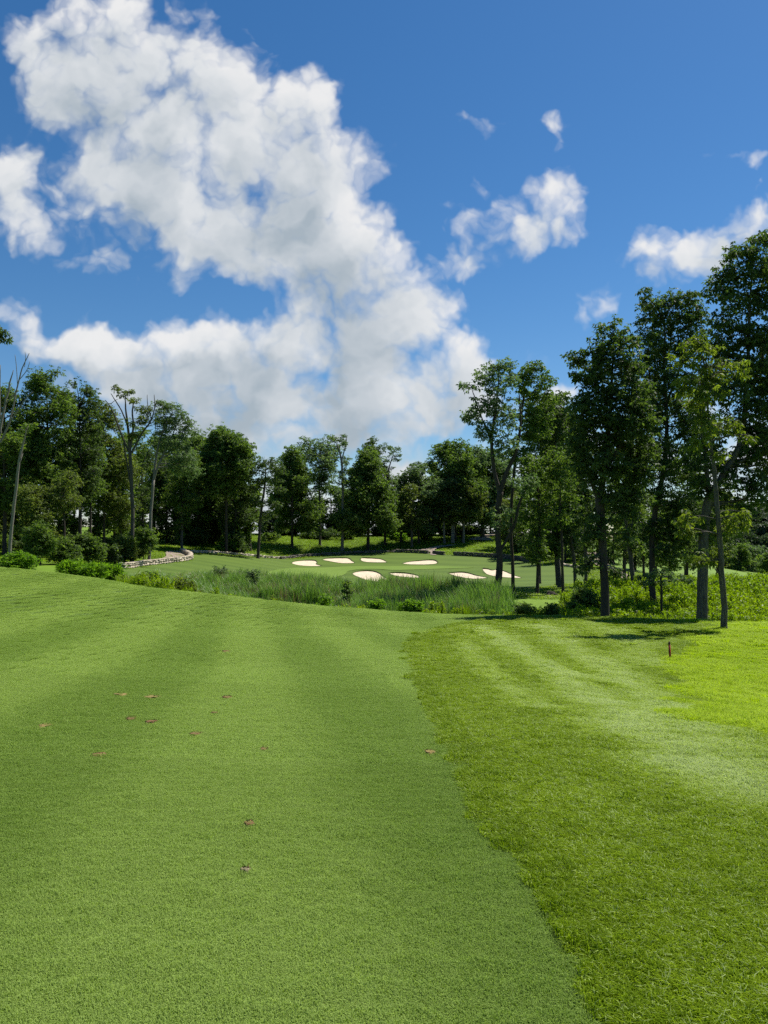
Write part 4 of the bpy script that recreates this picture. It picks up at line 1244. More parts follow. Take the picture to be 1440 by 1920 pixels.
in_tall = lambda x, y: inpoly(x + 1.6 * (hash_noise(x, y, .9, 31) - .5), y + 3 * (hash_noise(x, y, .8, 32) - .5), tall_poly)
RX, RS, RT = [], [], []
for y0, y1, st, sc in ((1.2, 5, .12, .75), (5, 8, .15, 1.0), (8, 16, .2, 1.35), (16, 30, .34, 2.1), (30, 60, .6, 3.6)):
    x, y = jgrid(.1 * y0 - 2, .55 * y1 + 3, y0, y1, st)
    m = seen(x, y) & (inpoly(x, y, rough_poly) | inpoly(x, y, tall_poly)) & ~in_tall(x, y)
    x, y = x[m], y[m]
    RX.append(np.c_[x, y, H(x, y)])
    RS.append(np.c_[np.full(len(x), sc), sc ** .4 * rng.uniform(.75, 1.2, len(x))])
    drift = hash_noise(x, y, .5, 1) * .5 + hash_noise(x, y, 2.3, 6) * .5
    RT.append(-.13 + .26 * drift + .82 * sheen_rough(x, y))  # pale bands: mowing sheen added to the blade colour, blades themselves unrolled
RX, RS, RT = np.vstack(RX), np.vstack(RS), np.concatenate(RT)
de, _ = dist_line(RX[:, 0], RX[:, 1], edge)
RS[:, 1] *= 1 + .2 * np.clip(1 - de / .25, 0, 1)          # the unmown lip along the fairway edge
RT = np.where(de < .22, RT - .12, RT)
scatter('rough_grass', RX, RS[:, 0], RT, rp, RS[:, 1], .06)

TX, TS, TT = [], [], []
for y0, y1, st, sc in ((5, 16, .22, 1.3), (16, 30, .34, 2.0), (30, 60, .62, 3.5)):
    x, y = jgrid(0, .55 * y1 + 2, y0, y1, st)
    m = seen(x, y) & in_tall(x, y)
    x, y = x[m], y[m]
    TX.append(np.c_[x, y, H(x, y)])
    TS.append(np.c_[np.full(len(x), sc), sc ** .45 * rng.uniform(.55, 1.25, len(x))])
    TT.append(.02 + .5 * (hash_noise(x, y, .6, 1) * .5 + hash_noise(x, y, 2.1, 6) * .5))
TX, TS, TT = np.vstack(TX), np.vstack(TS), np.concatenate(TT)
scatter('tall_rough_grass', TX, TS[:, 0], TT, tp, TS[:, 1], .08)

# reeds of the wet hollow
reed = [blade_patch('reed_tuft', 46, .9, 2.1, .045, REED_B, .12, .16, 'disc', .3) for _ in range(3)]
weed = [leafy_stem_patch('weed_tuft', 9, 1.0, 1.15, WEED_B) for _ in range(3)]
tanm = leaf_mat('dry_reed', (.14, .115, .06), (.30, .25, .14), (1.2, 1.2, .8), .3, instancer=True)
reed.append(blade_patch('dry_reed_tuft', 22, .9, 2.1, .035, tanm, .14, .12, 'disc', .3))
low = [blade_patch('marsh_grass_tuft', 110, .9, 1.0, .035, WEED_B, .16, .22) for _ in range(2)]
mead = [blade_patch('bank_grass_tuft', 120, 1.6, .22, .05, MEAD_B, .5, .5) for _ in range(2)]


def u_of(x, y):
    return 720 + F * x / y


x, y = jgrid(-30, 16, 55, 92, .62)
u = u_of(x, y)
d0 = np.interp(u, [200, 330, 460, 560, 700, 850, 960], [70, 66, 63, 61, 60, 58.5, 57])
d1 = np.interp(u, [200, 330, 460, 560, 700, 850, 960], [78, 84, 92, 88, 86, 78, 66])
m = (u > 225) & (u < 955) & (y > d0) & (y < d1) & (hash_noise(x, y, .16, 2) > .17)
x, y = x[m], y[m]
hh = rng.uniform(.5, 1.15, len(x)) * (.65 + .6 * hash_noise(x, y, .22, 9)) * np.interp(u_of(x, y), [200, 330, 450, 560, 800, 930, 955], [.42, .5, .85, .95, .95, 1.0, .8])
scatter('reeds', np.c_[x, y, H(x, y) - .05], np.ones(len(x)), .05 + .5 * hash_noise(x, y, .4, 3), reed, hh, .07)

x, y = jgrid(-30, 16, 53, 90, .8)
u = u_of(x, y)
f0 = np.interp(u, [100, 230, 330, 460, 560, 700, 850, 960, 1080], [72, 66, 62, 60, 58, 57, 56, 54, 54])
m = (u > 225) & (u < 1080) & (y > f0) & (y < f0 + np.where(hash_noise(x, y, .3, 4) > .5, 5, 2.5))
x, y = x[m], y[m]
scatter('marsh_weeds', np.c_[x, y, H(x, y) - .05], rng.uniform(.7, 1.1, len(x)), .1 + .5 * hash_noise(x, y, .35, 12), weed + low, rng.uniform(.8, 1.5, len(x)) * (.6 + .7 * hash_noise(x, y, .5, 21)), .06)

# bright weeds on the right, behind the grove's first trunks
x, y = jgrid(12, 60, 51, 92, .62)
u = u_of(x, y)
m = (u > 1058) & (u < 1520) & (y > 52) & (y < np.interp(u, [1058, 1120, 1250, 1440, 1520], [62, 70, 76, 88, 90]))
x, y = x[m], y[m]
k = np.clip((y - 52) / 12, 0, 1)
scatter('weed_thicket', np.c_[x, y, H(x, y) - .05], rng.uniform(.9, 1.3, len(x)), .08 + .5 * hash_noise(x, y, .3, 13), weed + [low[0], low[1], low[0], low[1]], rng.uniform(1.0, 1.55, len(x)) * (1.0 + .25 * k), .06)

# rough grass of the banks beyond the lawn and below the trees
x, y = jgrid(-70, 45, 92, 228, 1.15)
u = u_of(x, y)
m = (u > -20) & (u < 1130) & ~inpoly(x, y, lawn_poly) & (y > np.interp(u, [0, 230, 360, 500, 1000, 1100], [92, 92, 118, 160, 158, 120]))
for o in [o for o in bpy.data.objects if o.name.startswith('gravel_path')]:
    co = np.empty(len(o.data.vertices) * 3, np.float32)
    o.data.vertices.foreach_get('co', co)
    co = co.reshape(-1, 3)[:, :2]
    for i in range(0, len(co), 2):
        m &= np.hypot(x - co[i, 0], y - co[i, 1]) > 1.1
x, y = x[m], y[m]
scatter('bank_grass', np.c_[x, y, H(x, y) - .1], rng.uniform(.8, 1.2, len(x)), .05 + .5 * hash_noise(x, y, .12, 14), mead, rng.uniform(.6, 1.3, len(x)), .05)
# longer grass under the grove
x, y = jgrid(8, 60, 68, 130, 1.0)
u = u_of(x, y)
m = (u > 950) & (u < 1500) & (y > np.interp(u, [950, 1058, 1120, 1250, 1500], [70, 70, 72, 80, 92])) & (hash_noise(x, y, .15, 15) > .25) & ~inpoly(x, y, lawn_poly)
x, y = x[m], y[m]
scatter('grove_grass', np.c_[x, y, H(x, y) - .06], rng.uniform(.7, 1.1, len(x)), .2 + .6 * hash_noise(x, y, .2, 16), mead, rng.uniform(.5, 1.0, len(x)), .05)

# ------------------------------------------------------------------ far hills on the right
hx, hy = np.meshgrid(np.linspace(120, 900, 70), np.linspace(330, 1100, 50))
ridge = 42 * np.exp(-((hy - 640 - .12 * (hx - 300)) / 130) ** 2) * np.clip((hx - 140) / 120, 0, 1) * (.85 + .3 * hash_noise(hx, hy, .008, 3)) - 20
hq = (np.arange(49)[:, None] * 70 + np.arange(69)[None]).ravel()
HQ = np.stack([hq, hq + 1, hq + 71, hq + 70], 1)
HILL = surf_mat('hill_ground', [(.3, (.03, .055, .018)), (.7, (.05, .08, .025))], .05, bump=0)
tag(link('hill', mesh_np('hill', np.c_[hx.ravel(), hy.ravel(), ridge.ravel()], HQ, HILL, True)), kind='structure')
hp = []
for k in range(3):
    S = ell_pts(np.array([0, 0, 5.0]), np.array([4.2, 4.2, 5.0]), 90, .4)
    V, Q, T = leaves_np(S, 2, 6, 1.0, 1.5, .8, .3)
    hp.append(bpy.data.objects.new('hill_tree_tuft', mesh_np('hill_tree_tuft', V, Q, leaf_mat('hill_leaf', (.024, .046, .018), (.055, .085, .032), (1.5, 1.7, .7), .3, instancer=True) if k == 0 else hp[0].data.materials[0], False, {'tint': T})))
x = rng.uniform(150, 520, 2600); y = rng.uniform(430, 720, 2600)
m = (np.abs(x / y - .5) < .14)
x, y = x[m], y[m]
z = 42 * np.exp(-((y - 640 - .12 * (x - 300)) / 130) ** 2) * np.clip((x - 140) / 120, 0, 1) * (.85 + .3 * hash_noise(x, y, .008, 3)) - 20.5
scatter('hillside_wood', np.c_[x, y, z], rng.uniform(.9, 1.4, len(x)), rng.uniform(0, .5, len(x)), hp, rng.uniform(.9, 1.5, len(x)), .03)
FR = 'trees at the far edge of the right hand field'
for u, vt, hw, Y, lf, lab in [(1385, 1018, 26, 250, 'mid', 'rounded tree at the far field edge just right of the slim curving trunk'), (1415, 1020, 26, 262, 'grey', 'grey green tree on the far field edge below the hill'),
                              (1440, 1028, 20, 245, 'mid', 'bright bushy tree at the far field edge against the right border'), (1362, 1030, 24, 255, 'dark', 'dark tree at the far field edge behind the slim curving trunk'), (1475, 1020, 26, 255, 'mid', 'tree at the far field edge outside the right border')]:
    at(lab, Y, u, 1094, vt, hw, 1088, 'column', 10, leaf=lf, group=FR, lai=2.4)


# ------------------------------------------------------------------ small things
RED = surf_mat('stake_paint_red', [(.3, (.16, .018, .012)), (.7, (.30, .030, .020))], 12, rough=.55, bump=.2)
RED_T = surf_mat('stake_tip_dark', [(.3, (.035, .015, .012)), (.7, (.07, .02, .016))], 12, rough=.6, bump=.2)
g = ground_px(1257, 1237)
root = empty('marker_stake', tuple(g), 'red wooden marker stake at the border of mown and tall rough', 'stake')
k_ = px2m(g[1])
mb = MB()
hs = 33 * k_
mb.box((-.3 * k_, 0, hs * .42 - .1), .050, .050, hs * .84 + .2)
st = link('post', mb.mesh('post', RED), root)
mb = MB()
w = .025
zt = hs * .84
v = [(-w, -w, zt), (w, -w, zt), (w, w, zt), (-w, w, zt), (-w, -w, hs), (w, -w, hs), (w, w, hs), (-w, w, hs), (0, 0, hs + .03)]
mb.add(np.array(v) + [-.3 * k_, 0, .001], [(0, 1, 5, 4), (1, 2, 6, 5), (2, 3, 7, 6), (3, 0, 4, 7)], [(4, 5, 8), (5, 6, 8), (6, 7, 8), (7, 4, 8)])
link('tip', mb.mesh('tip', RED_T), root)
root.rotation_euler = (0, R(-3), R(15))

DIV = [(225, 1303, 17, 'thin pale scrape, highest and leftmost of the divot cluster', 0), (286, 1308, 24, 'wide faint straw coloured divot at the top of the cluster', 0), (425, 1309, 18, 'dark torn divot at the upper right of the cluster', 2),
       (246, 1349, 16, 'dark clump of loose turf standing in a divot', 2), (285, 1355, 18, 'brown flat divot right of the loose turf clump', 1), (402, 1338, 13, 'small faint straw scar below the dark torn divot', 0),
       (367, 1378, 20, 'large round brown divot in the middle of the cluster', 1), (183, 1418, 19, 'round reddish brown divot alone at lower left', 1), (496, 1407, 13, 'small dark divot right of the cluster', 2),
       (806, 1412, 20, 'tan divot near the edge of the rough', 0), (467, 1547, 18, 'brown divot above the pale hollow one in the near fairway', 1), (460, 1635, 15, 'nearest divot, a dark hole with a pale sandy lip', 3),
       (86, 1362, 20, 'long thin pale scrape at the far left of the fairway', 0), (424, 1222, 14, 'distant faint brown scar in the middle of the fairway', 1)]
SOILS = [surf_mat('divot_straw', [(.3, (.16, .115, .035)), (.6, (.23, .17, .06)), (.85, (.31, .24, .10))], 45, bump=.8, bscale=90, dist=.01),
         surf_mat('divot_earth', [(.3, (.10, .055, .020)), (.6, (.17, .10, .042)), (.85, (.25, .165, .078))], 45, bump=.8, bscale=90, dist=.01),
         SOIL, surf_mat('divot_sandy', [(.3, (.11, .085, .045)), (.7, (.28, .235, .145))], 45, bump=.8, bscale=90, dist=.01)]
for u, v, wpx, lab, kind in DIV:
    g = ground_px(u, v)
    r = wpx * .47 * px2m(g[1])
    root = empty('divot', (g[0], g[1], g[2]), lab, 'divot', 'divots in the fairway')
    n = 18
    a = np.linspace(0, 6.283, n, endpoint=False)
    long = 1.6 if kind != 3 else 1.0
    top = .0145 * (1.0 if g[1] < 7 else 1.45 if g[1] < 14 else 2.4) ** .3 * 1.0 + .005
    V = [(0, 0, top)]
    for q, (f, hz) in enumerate(((.45, top - .002), (.8, top + .002), (1.0, top), (1.15, -.002))):
        rr = r * f * (1 + rng.normal(0, .14 + .06 * q, n))
        V += list(np.c_[rr * np.cos(a), rr * long * np.sin(a), np.full(n, hz) + rng.normal(0, .0022, n)])
    V = np.array(V)
    sl = (h1(g[0], g[1] + .2) - h1(g[0], g[1] - .2)) / .4
    sx_ = (h1(g[0] + .2, g[1]) - h1(g[0] - .2, g[1])) / .4
    V[:, 2] += V[:, 1] * sl + V[:, 0] * sx_
    T = [(0, 1 + k, 1 + (k + 1) % n) for k in range(n)]
    Q = [(1 + q * n + k, 1 + (q + 1) * n + k, 1 + (q + 1) * n + (k + 1) % n, 1 + q * n + (k + 1) % n) for q in range(3) for k in range(n)]
    link('soil', mesh_np('soil', V, Q, SOILS[1 if kind == 2 else kind], True, None, T), root)
    # torn turf standing round the far rim, one ragged strip
    nb = 34
    az = np.linspace(.15, 3.0, nb)
    rr = r * (1.02 + rng.normal(0, .06, nb))
    px_, py_ = rr * np.cos(az), rr * long * np.sin(az)
    h_ = rng.uniform(.002, .016, nb) * (1.7 if kind in (2, 3) else 1.0) * np.where(np.arange(nb) % 2, 1, .15)
    zb = py_ * sl + px_ * sx_
    V = np.vstack([np.c_[px_, py_, zb - .004], np.c_[px_ * .93, py_ * .93 - .002, zb + top + h_]])
    Q = [(k, k + 1, nb + k + 1, nb + k) for k in range(nb - 1)]
    link('torn_turf', mesh_np('torn_turf', V, Q, SOILS[1] if kind in (2, 3) else LIP), root)

# weathered stump in the grove clearing
g = P(1033, 1120, 76)
g[2] = h1(g[0], g[1])
root = empty('tree_stump', tuple(g), 'low dark weathered stump on the grass in the grove clearing', 'stump')
mb = MB()
mb.tube([(0, 0, -.2), (0, 0, .1), (.03, .02, .32), (.05, .03, .42)], [.62, .52, .40, .34], 11)
for k in range(5):
    a = k * 1.26 + .3
    mb.tube([(math.cos(a) * .3, math.sin(a) * .3, .16), (math.cos(a) * .7, math.sin(a) * .7, .05), (math.cos(a) * 1.05, math.sin(a) * 1.0, -.06)], [.17, .11, .05], 6)
link('wood', mb.mesh('wood', BARK['dark'], True), root)

# ------------------------------------------------------------------ golfers seen beyond the weeds
SHIRT = surf_mat('shirt_dark', [(.3, (.012, .013, .016)), (.7, (.03, .03, .035))], 10, bump=.2)
TROUS = surf_mat('trousers_dark', [(.3, (.02, .02, .022)), (.7, (.045, .043, .04))], 10, bump=.2)
SKIN = surf_mat('skin', [(.3, (.30, .16, .10)), (.7, (.40, .23, .15))], 20, bump=0, rough=.6)
HAIR = surf_mat('hair_dark', [(.3, (.01, .008, .007)), (.7, (.03, .022, .018))], 40, bump=.4)


def skin_mesh(name, joints, edges, mat, parent, root_i=0):
    me = bpy.data.meshes.new(name)
    me.from_pydata([j[:3] for j in joints], edges, [])
    me.materials.append(mat)
    o = link(name, me, parent)
    md = o.modifiers.new('skin', 'SKIN')
    for k, j in enumerate(joints):
        sv = me.skin_vertices[0].data[k]
        sv.radius = (j[3], j[4] if len(j) > 4 else j[3])
        sv.use_root = k == root_i
    md.use_smooth_shade = True
    sb = o.modifiers.new('sub', 'SUBSURF')
    sb.levels = sb.render_levels = 1
    return o


def person(label, loc, rz, reach):
    root = empty('person', loc, label, 'person', 'golfers beyond the weeds')
    root.rotation_euler = (0, 0, rz)
    # body (skin): head, neck, torso core, arms with hands, legs to the ankles, one continuous surface
    J = [(0, 0, .95, .13, .10), (0, 0, 1.15, .13, .10), (0, .01, 1.36, .15, .10), (0, .02, 1.47, .055), (0, .03, 1.55, .075, .09), (0, .04, 1.66, .085, .10), (0, .03, 1.74, .05, .06),
         (.19, 0, 1.38, .06), (.27, .05, 1.12, .045), (.25, .22 if reach else .10, .92, .035), (.24, .32 if reach else .13, .84, .035),
         (-.19, 0, 1.38, .06), (-.27, .04, 1.12, .045), (-.23, .22 if reach else .08, .92, .035), (-.20, .32 if reach else .10, .84, .035),
         (.10, 0, .88, .09), (.12, .02, .50, .06), (.13, -.01, .09, .042), (.14, .14, .04, .035),
         (-.10, 0, .88, .09), (-.12, .02, .50, .06), (-.13, -.01, .09, .042), (-.14, .14, .04, .035)]
    E = [(0, 1), (1, 2), (2, 3), (3, 4), (4, 5), (5, 6), (2, 7), (7, 8), (8, 9), (9, 10), (2, 11), (11, 12), (12, 13), (13, 14), (0, 15), (15, 16), (16, 17), (17, 18), (0, 19), (19, 20), (20, 21), (21, 22)]
    # five fingers on each hand
    for hnd, sx in ((10, 1), (14, -1)):
        hx_, hy_, hz_ = J[hnd][:3]
        for q in range(5):
            b = len(J)
            ox = (q - 2) * .017 if q < 4 else -sx * .035
            ln = (.06, .075, .08, .065, .045)[q]
            J.append((hx_ + ox, hy_ + .03, hz_ - .04, .009))
            J.append((hx_ + ox * 1.1, hy_ + .045, hz_ - .04 - ln, .008))
            E += [(hnd, b), (b, b + 1)]
    skin_mesh('body', J, E, SKIN, root)
    S_ = [(0, 0, .93, .165, .12), (0, 0, 1.15, .16, .125), (0, .01, 1.36, .175, .125), (0, .02, 1.45, .08), (.20, 0, 1.38, .08), (.25, .03, 1.22, .07), (-.20, 0, 1.38, .08), (-.25, .03, 1.22, .07)]
    skin_mesh('shirt', S_, [(0, 1), (1, 2), (2, 3), (2, 4), (4, 5), (2, 6), (6, 7)], SHIRT, root)
    T_ = [(0, 0, .96, .155, .115), (.10, 0, .84, .105), (.12, .02, .50, .08), (.13, -.01, .10, .07), (-.10, 0, .84, .105), (-.12, .02, .50, .08), (-.13, -.01, .10, .07)]
    skin_mesh('trousers', T_, [(0, 1), (1, 2), (2, 3), (0, 4), (4, 5), (5, 6)], TROUS, root)
    C_ = [(0, .02, 1.66, .09, .105), (0, .015, 1.735, .085, .10), (0, .0, 1.775, .045, .055), (0, .12, 1.70, .07, .02), (0, .17, 1.69, .055, .012)]
    skin_mesh('cap', C_, [(0, 1), (1, 2), (0, 3), (3, 4)], HAIR, root)
    nose = MB()
    nose.tube([(0, .125, 1.655), (0, .148, 1.625), (0, .13, 1.612)], [.010, .014, .008], 6)
    link('nose', nose.mesh('nose', SKIN, True), root)
    for sx in (-1, 1):
        ear = MB()
        ear.tube([(sx * .088, .03, 1.66), (sx * .100, .02, 1.64), (sx * .09, .03, 1.60)], [.012, .018, .010], 6)
        link('ear', ear.mesh('ear', SKIN, True), root)


for u, v, Y, rz, rc, lab in [(1157, 1112, 92, R(-70), True, 'person in dark clothes standing behind the weeds, arms held forward'),
                             (1179, 1112, 94, R(60), False, 'person in dark clothes almost hidden behind the slanting trunk')]:
    g = P(u, v, Y)
    person(lab, (g[0], g[1], h1(g[0], g[1])), rz, rc)

# ------------------------------------------------------------------ sky, sun, camera
SUN_AZ, SUN_EL = 52, 58            # azimuth from +Y towards +X
sun = bpy.data.lights.new('sun', 'SUN')
sun.energy = 4.8
sun.angle = R(0.53)
sun.color = (1.0, .955, .88)
so = bpy.data.objects.new('sun', sun)
COL.objects.link(so)
d = Vector((math.sin(R(SUN_AZ)) * math.cos(R(SUN_EL)), math.cos(R(SUN_AZ)) * math.cos(R(SUN_EL)), math.sin(R(SUN_EL))))
so.rotation_euler = d.to_track_quat('Z', 'Y').to_euler()

W = bpy.data.worlds.new('World')
SC.world = W
W.use_nodes = True
W.cycles.sampling_method = 'MANUAL'
W.cycles.sample_map_resolution = 256
nt = W.node_tree
N, L = nt.nodes, nt.links
N.clear()


def vproj(u, v):
    d_ = ray(u, v)
    return d_[0], d_[2]


CLOUD = [  # u, v, ru, rv, rot, weight: cumulus banks over the course
    (240, 40, 165, 90, 0, 1), (225, 190, 165, 140, 0, 1.1), (100, 100, 90, 90, 0, .6), (180, 60, 120, 80, 0, .8), (210, 330, 70, 60, 0, .5), (420, 250, 150, 100, 0, 1), (410, 150, 125, 100, 0, 1), (560, 205, 112, 92, 0, 1), (350, 290, 150, 115, 0, 1), (500, 330, 200, 130, 0, 1), (610, 330, 105, 95, 0, 1),
    (440, 430, 180, 80, 0, .9), (630, 440, 130, 95, 0, 1), (770, 495, 110, 55, 10, .8), (640, 545, 170, 70, 0, .9), (775, 590, 120, 62, 0, 1), (850, 690, 125, 68, 0, 1.1), (560, 740, 260, 90, 0, .6), (690, 680, 220, 90, 0, 1),
    (490, 680, 180, 84, 0, 1), (280, 690, 180, 62, 10, 1), (110, 635, 120, 46, 16, .9), (45, 585, 55, 32, 20, .6), (200, 770, 260, 70, 0, .8), (450, 800, 260, 80, 0, .9), (700, 790, 240, 85, 0, .9), (860, 770, 120, 55, 0, .9),
    (5, 330, 85, 105, 0, 1.05), (70, 420, 110, 75, 30, 1.0), (160, 490, 95, 46, 25, .9), (640, 565, 90, 45, 0, .5), (340, 430, 110, 75, 0, .8), (500, 510, 110, 55, 0, .8), (215, 310, 80, 80, 0, .6), (320, 660, 190, 62, 6, .9), (470, 615, 80, 45, -15, .7), (-90, 640, 140, 90, 0, .6), (90, 340, 90, 40, 40, .28),
    (985, 395, 128, 86, 0, 1.0), (1078, 372, 62, 55, 0, .75), (910, 415, 85, 38, -15, .65), (985, 465, 75, 45, 0, .55),
    (905, 236, 66, 36, 8, 1.15), (1046, 238, 36, 50, -10, 1.2), (975, 245, 60, 20, 0, .35), (1232, 462, 75, 46, -25, .95), (1310, 500, 135, 56, -38, .80), (1420, 410, 115, 85, -30, .78), (1400, 290, 65, 28, -10, .55), (1100, 590, 85, 34, -25, .58), (110, 200, 60, 120, 0, .45), (60, 60, 90, 60, 0, .5), (320, 540, 80, 30, 0, .3), (880, 490, 60, 40, 0, .5),
    (1160, 440, 80, 28, -10, .45), (1360, 430, 150, 60, -40, .5), (1180, 560, 110, 26, -30, .45), (1060, 735, 50, 48, 0, .85), (1250, 850, 240, 95, 0, .95), (1330, 730, 60, 45, 0, .6), (765, 885, 55, 45, 0, .9), (560, 930, 260, 55, 0, .8), (1450, 880, 160, 110, 0, .9), (150, 900, 300, 80, 0, .7), (950, 900, 160, 60, 0, .8), (300, 1000, 500, 60, 0, 1), (950, 990, 500, 60, 0, 1),
]
ng = bpy.data.node_groups.new('cloud_density', 'ShaderNodeTree')
ng.interface.new_socket('P', in_out='INPUT', socket_type='NodeSocketVector')
ng.interface.new_socket('D', in_out='OUTPUT', socket_type='NodeSocketFloat')
ng.interface.new_socket('S', in_out='OUTPUT', socket_type='NodeSocketFloat')
gN, gL = ng.nodes, ng.links
gi, go = gN.new('NodeGroupInput'), gN.new('NodeGroupOutput')
# domain warp makes the cauliflower edges
wn = nd(gN, 'ShaderNodeTexNoise', noise_dimensions='2D', i_Scale=9.0, i_Detail=4, i_Roughness=.6)
gL.new(gi.outputs[0], wn.inputs['Vector'])
ws = nd(gN, 'ShaderNodeVectorMath', operation='SUBTRACT')
gL.new(wn.outputs['Color'], ws.inputs[0])
ws.inputs[1].default_value = (.5, .5, .5)
wm = nd(gN, 'ShaderNodeVectorMath', operation='MULTIPLY_ADD')
gL.new(ws.outputs[0], wm.inputs[0])
wm.inputs[1].default_value = (.075, .075, 0)
gL.new(gi.outputs[0], wm.inputs[2])
acc = None
for u, v, ru, rv, rot, wt in CLOUD:
    cx, cz = vproj(u, v)
    mp = nd(gN, 'ShaderNodeMapping', vector_type='TEXTURE')
    mp.inputs['Location'].default_value = (cx, cz, 0)
    mp.inputs['Rotation'].default_value = (0, 0, R(-rot))
    mp.inputs['Scale'].default_value = (ru / F, rv / F, 1)
    if acc is None:
        gL.new(wm.outputs[0], mp.inputs[0])
    else:                                   # chained so that the node compiler works blob after blob
        ch = nd(gN, 'ShaderNodeVectorMath', operation='MULTIPLY_ADD')
        gL.new(acc, ch.inputs[0])
        ch.inputs[1].default_value = (1e-9, 1e-9, 0)
        gL.new(wm.outputs[0], ch.inputs[2])
        gL.new(ch.outputs[0], mp.inputs[0])
    dt = nd(gN, 'ShaderNodeVectorMath', operation='DOT_PRODUCT')
    gL.new(mp.outputs[0], dt.inputs[0]); gL.new(mp.outputs[0], dt.inputs[1])
    pw = nd(gN, 'ShaderNodeMath', operation='POWER')
    pw.inputs[0].default_value = math.exp(-1.15)
    gL.new(dt.outputs['Value'], pw.inputs[1])
    ma = nd(gN, 'ShaderNodeMath', operation='MULTIPLY_ADD')
    gL.new(pw.outputs[0], ma.inputs[0])
    ma.inputs[1].default_value = wt
    if acc is None:
        ma.inputs[2].default_value = 0
    else:
        gL.new(acc, ma.inputs[2])
    acc = ma.outputs[0]
# soft saturation then fractal erosion
mn = nd(gN, 'ShaderNodeMath', operation='MINIMUM')
gL.new(acc, mn.inputs[0]); mn.inputs[1].default_value = 1.5
fn = nd(gN, 'ShaderNodeTexNoise', noise_dimensions='2D', i_Scale=9.0, i_Detail=6, i_Roughness=.56, i_Lacunarity=2.1)
gL.new(wm.outputs[0], fn.inputs['Vector'])
fa = nd(gN, 'ShaderNodeMath', operation='MULTIPLY_ADD')
gL.new(fn.outputs['Fac'], fa.inputs[0]); fa.inputs[1].default_value = 1.1; fa.inputs[2].default_value = -.52
fa.inputs[2].default_value = -.80
vo = nd(gN, 'ShaderNodeTexVoronoi', voronoi_dimensions='2D', feature='F1', i_Scale=13.0, i_Detail=2.0, i_Roughness=.55, i_Lacunarity=2.2)
gL.new(wm.outputs[0], vo.inputs['Vector'])
vb = nd(gN, 'ShaderNodeMath', operation='MULTIPLY_ADD')
gL.new(vo.outputs['Distance'], vb.inputs[0]); vb.inputs[1].default_value = -.9; vb.inputs[2].default_value = .50
sm = nd(gN, 'ShaderNodeMath', operation='ADD')
gL.new(vb.outputs[0], sm.inputs[0]); gL.new(fa.outputs[0], sm.inputs[1])
env = nd(gN, 'ShaderNodeMapRange', interpolation_type='SMOOTHSTEP', i_1=.0, i_2=.42)
gL.new(acc, env.inputs[0])
fa2 = nd(gN, 'ShaderNodeMath', operation='MULTIPLY_ADD')
gL.new(sm.outputs[0], fa2.inputs[0]); gL.new(env.outputs[0], fa2.inputs[1]); gL.new(mn.outputs[0], fa2.inputs[2])
gL.new(fa2.outputs[0], go.inputs[0])
# smooth body for the shading
bn = nd(gN, 'ShaderNodeTexNoise', noise_dimensions='2D', i_Scale=7.5, i_Detail=3, i_Roughness=.5)
gL.new(wm.outputs[0], bn.inputs['Vector'])
bm_ = nd(gN, 'ShaderNodeMath', operation='MULTIPLY_ADD')
gL.new(bn.outputs['Fac'], bm_.inputs[0]); bm_.inputs[1].default_value = 1.9; bm_.inputs[2].default_value = -.95
b2_ = nd(gN, 'ShaderNodeMath', operation='MULTIPLY_ADD')
gL.new(vb.outputs[0], b2_.inputs[0]); b2_.inputs[1].default_value = .55; gL.new(bm_.outputs[0], b2_.inputs[2])
b3_ = nd(gN, 'ShaderNodeMath', operation='ADD')
gL.new(b2_.outputs[0], b3_.inputs[0]); gL.new(mn.outputs[0], b3_.inputs[1])
gL.new(b3_.outputs[0], go.inputs[1])

tc = nd(N, 'ShaderNodeTexCoord')
sp = nd(N, 'ShaderNodeSeparateXYZ')
L.new(tc.outputs['Generated'], sp.inputs[0])
ym = nd(N, 'ShaderNodeMath', operation='MAXIMUM')
L.new(sp.outputs['Y'], ym.inputs[0]); ym.inputs[1].default_value = .12
dx_ = nd(N, 'ShaderNodeMath', operation='DIVIDE'); L.new(sp.outputs['X'], dx_.inputs[0]); L.new(ym.outputs[0], dx_.inputs[1])
dz_ = nd(N, 'ShaderNodeMath', operation='DIVIDE'); L.new(sp.outputs['Z'], dz_.inputs[0]); L.new(ym.outputs[0], dz_.inputs[1])
cb = nd(N, 'ShaderNodeCombineXYZ')
L.new(dx_.outputs[0], cb.inputs[0]); L.new(dz_.outputs[0], cb.inputs[1])


def dens(off, k=0):
    a = nd(N, 'ShaderNodeVectorMath', operation='ADD')
    L.new(cb.outputs[0], a.inputs[0])
    a.inputs[1].default_value = off
    g_ = nd(N, 'ShaderNodeGroup')
    g_.node_tree = ng
    L.new(a.outputs[0], g_.inputs[0])
    return g_.outputs[k]


D0 = dens((0, 0, 0))
D1 = dens((.022, .040, 0), 1)
mask = nd(N, 'ShaderNodeMapRange', interpolation_type='SMOOTHSTEP', i_1=.16, i_2=1.12)
L.new(D0, mask.inputs[0])
# thickness towards the sun decides how grey the cloud is
su = nd(N, 'ShaderNodeMath', operation='MULTIPLY')
L.new(D1, su.inputs[0]); su.inputs[1].default_value = 1.0
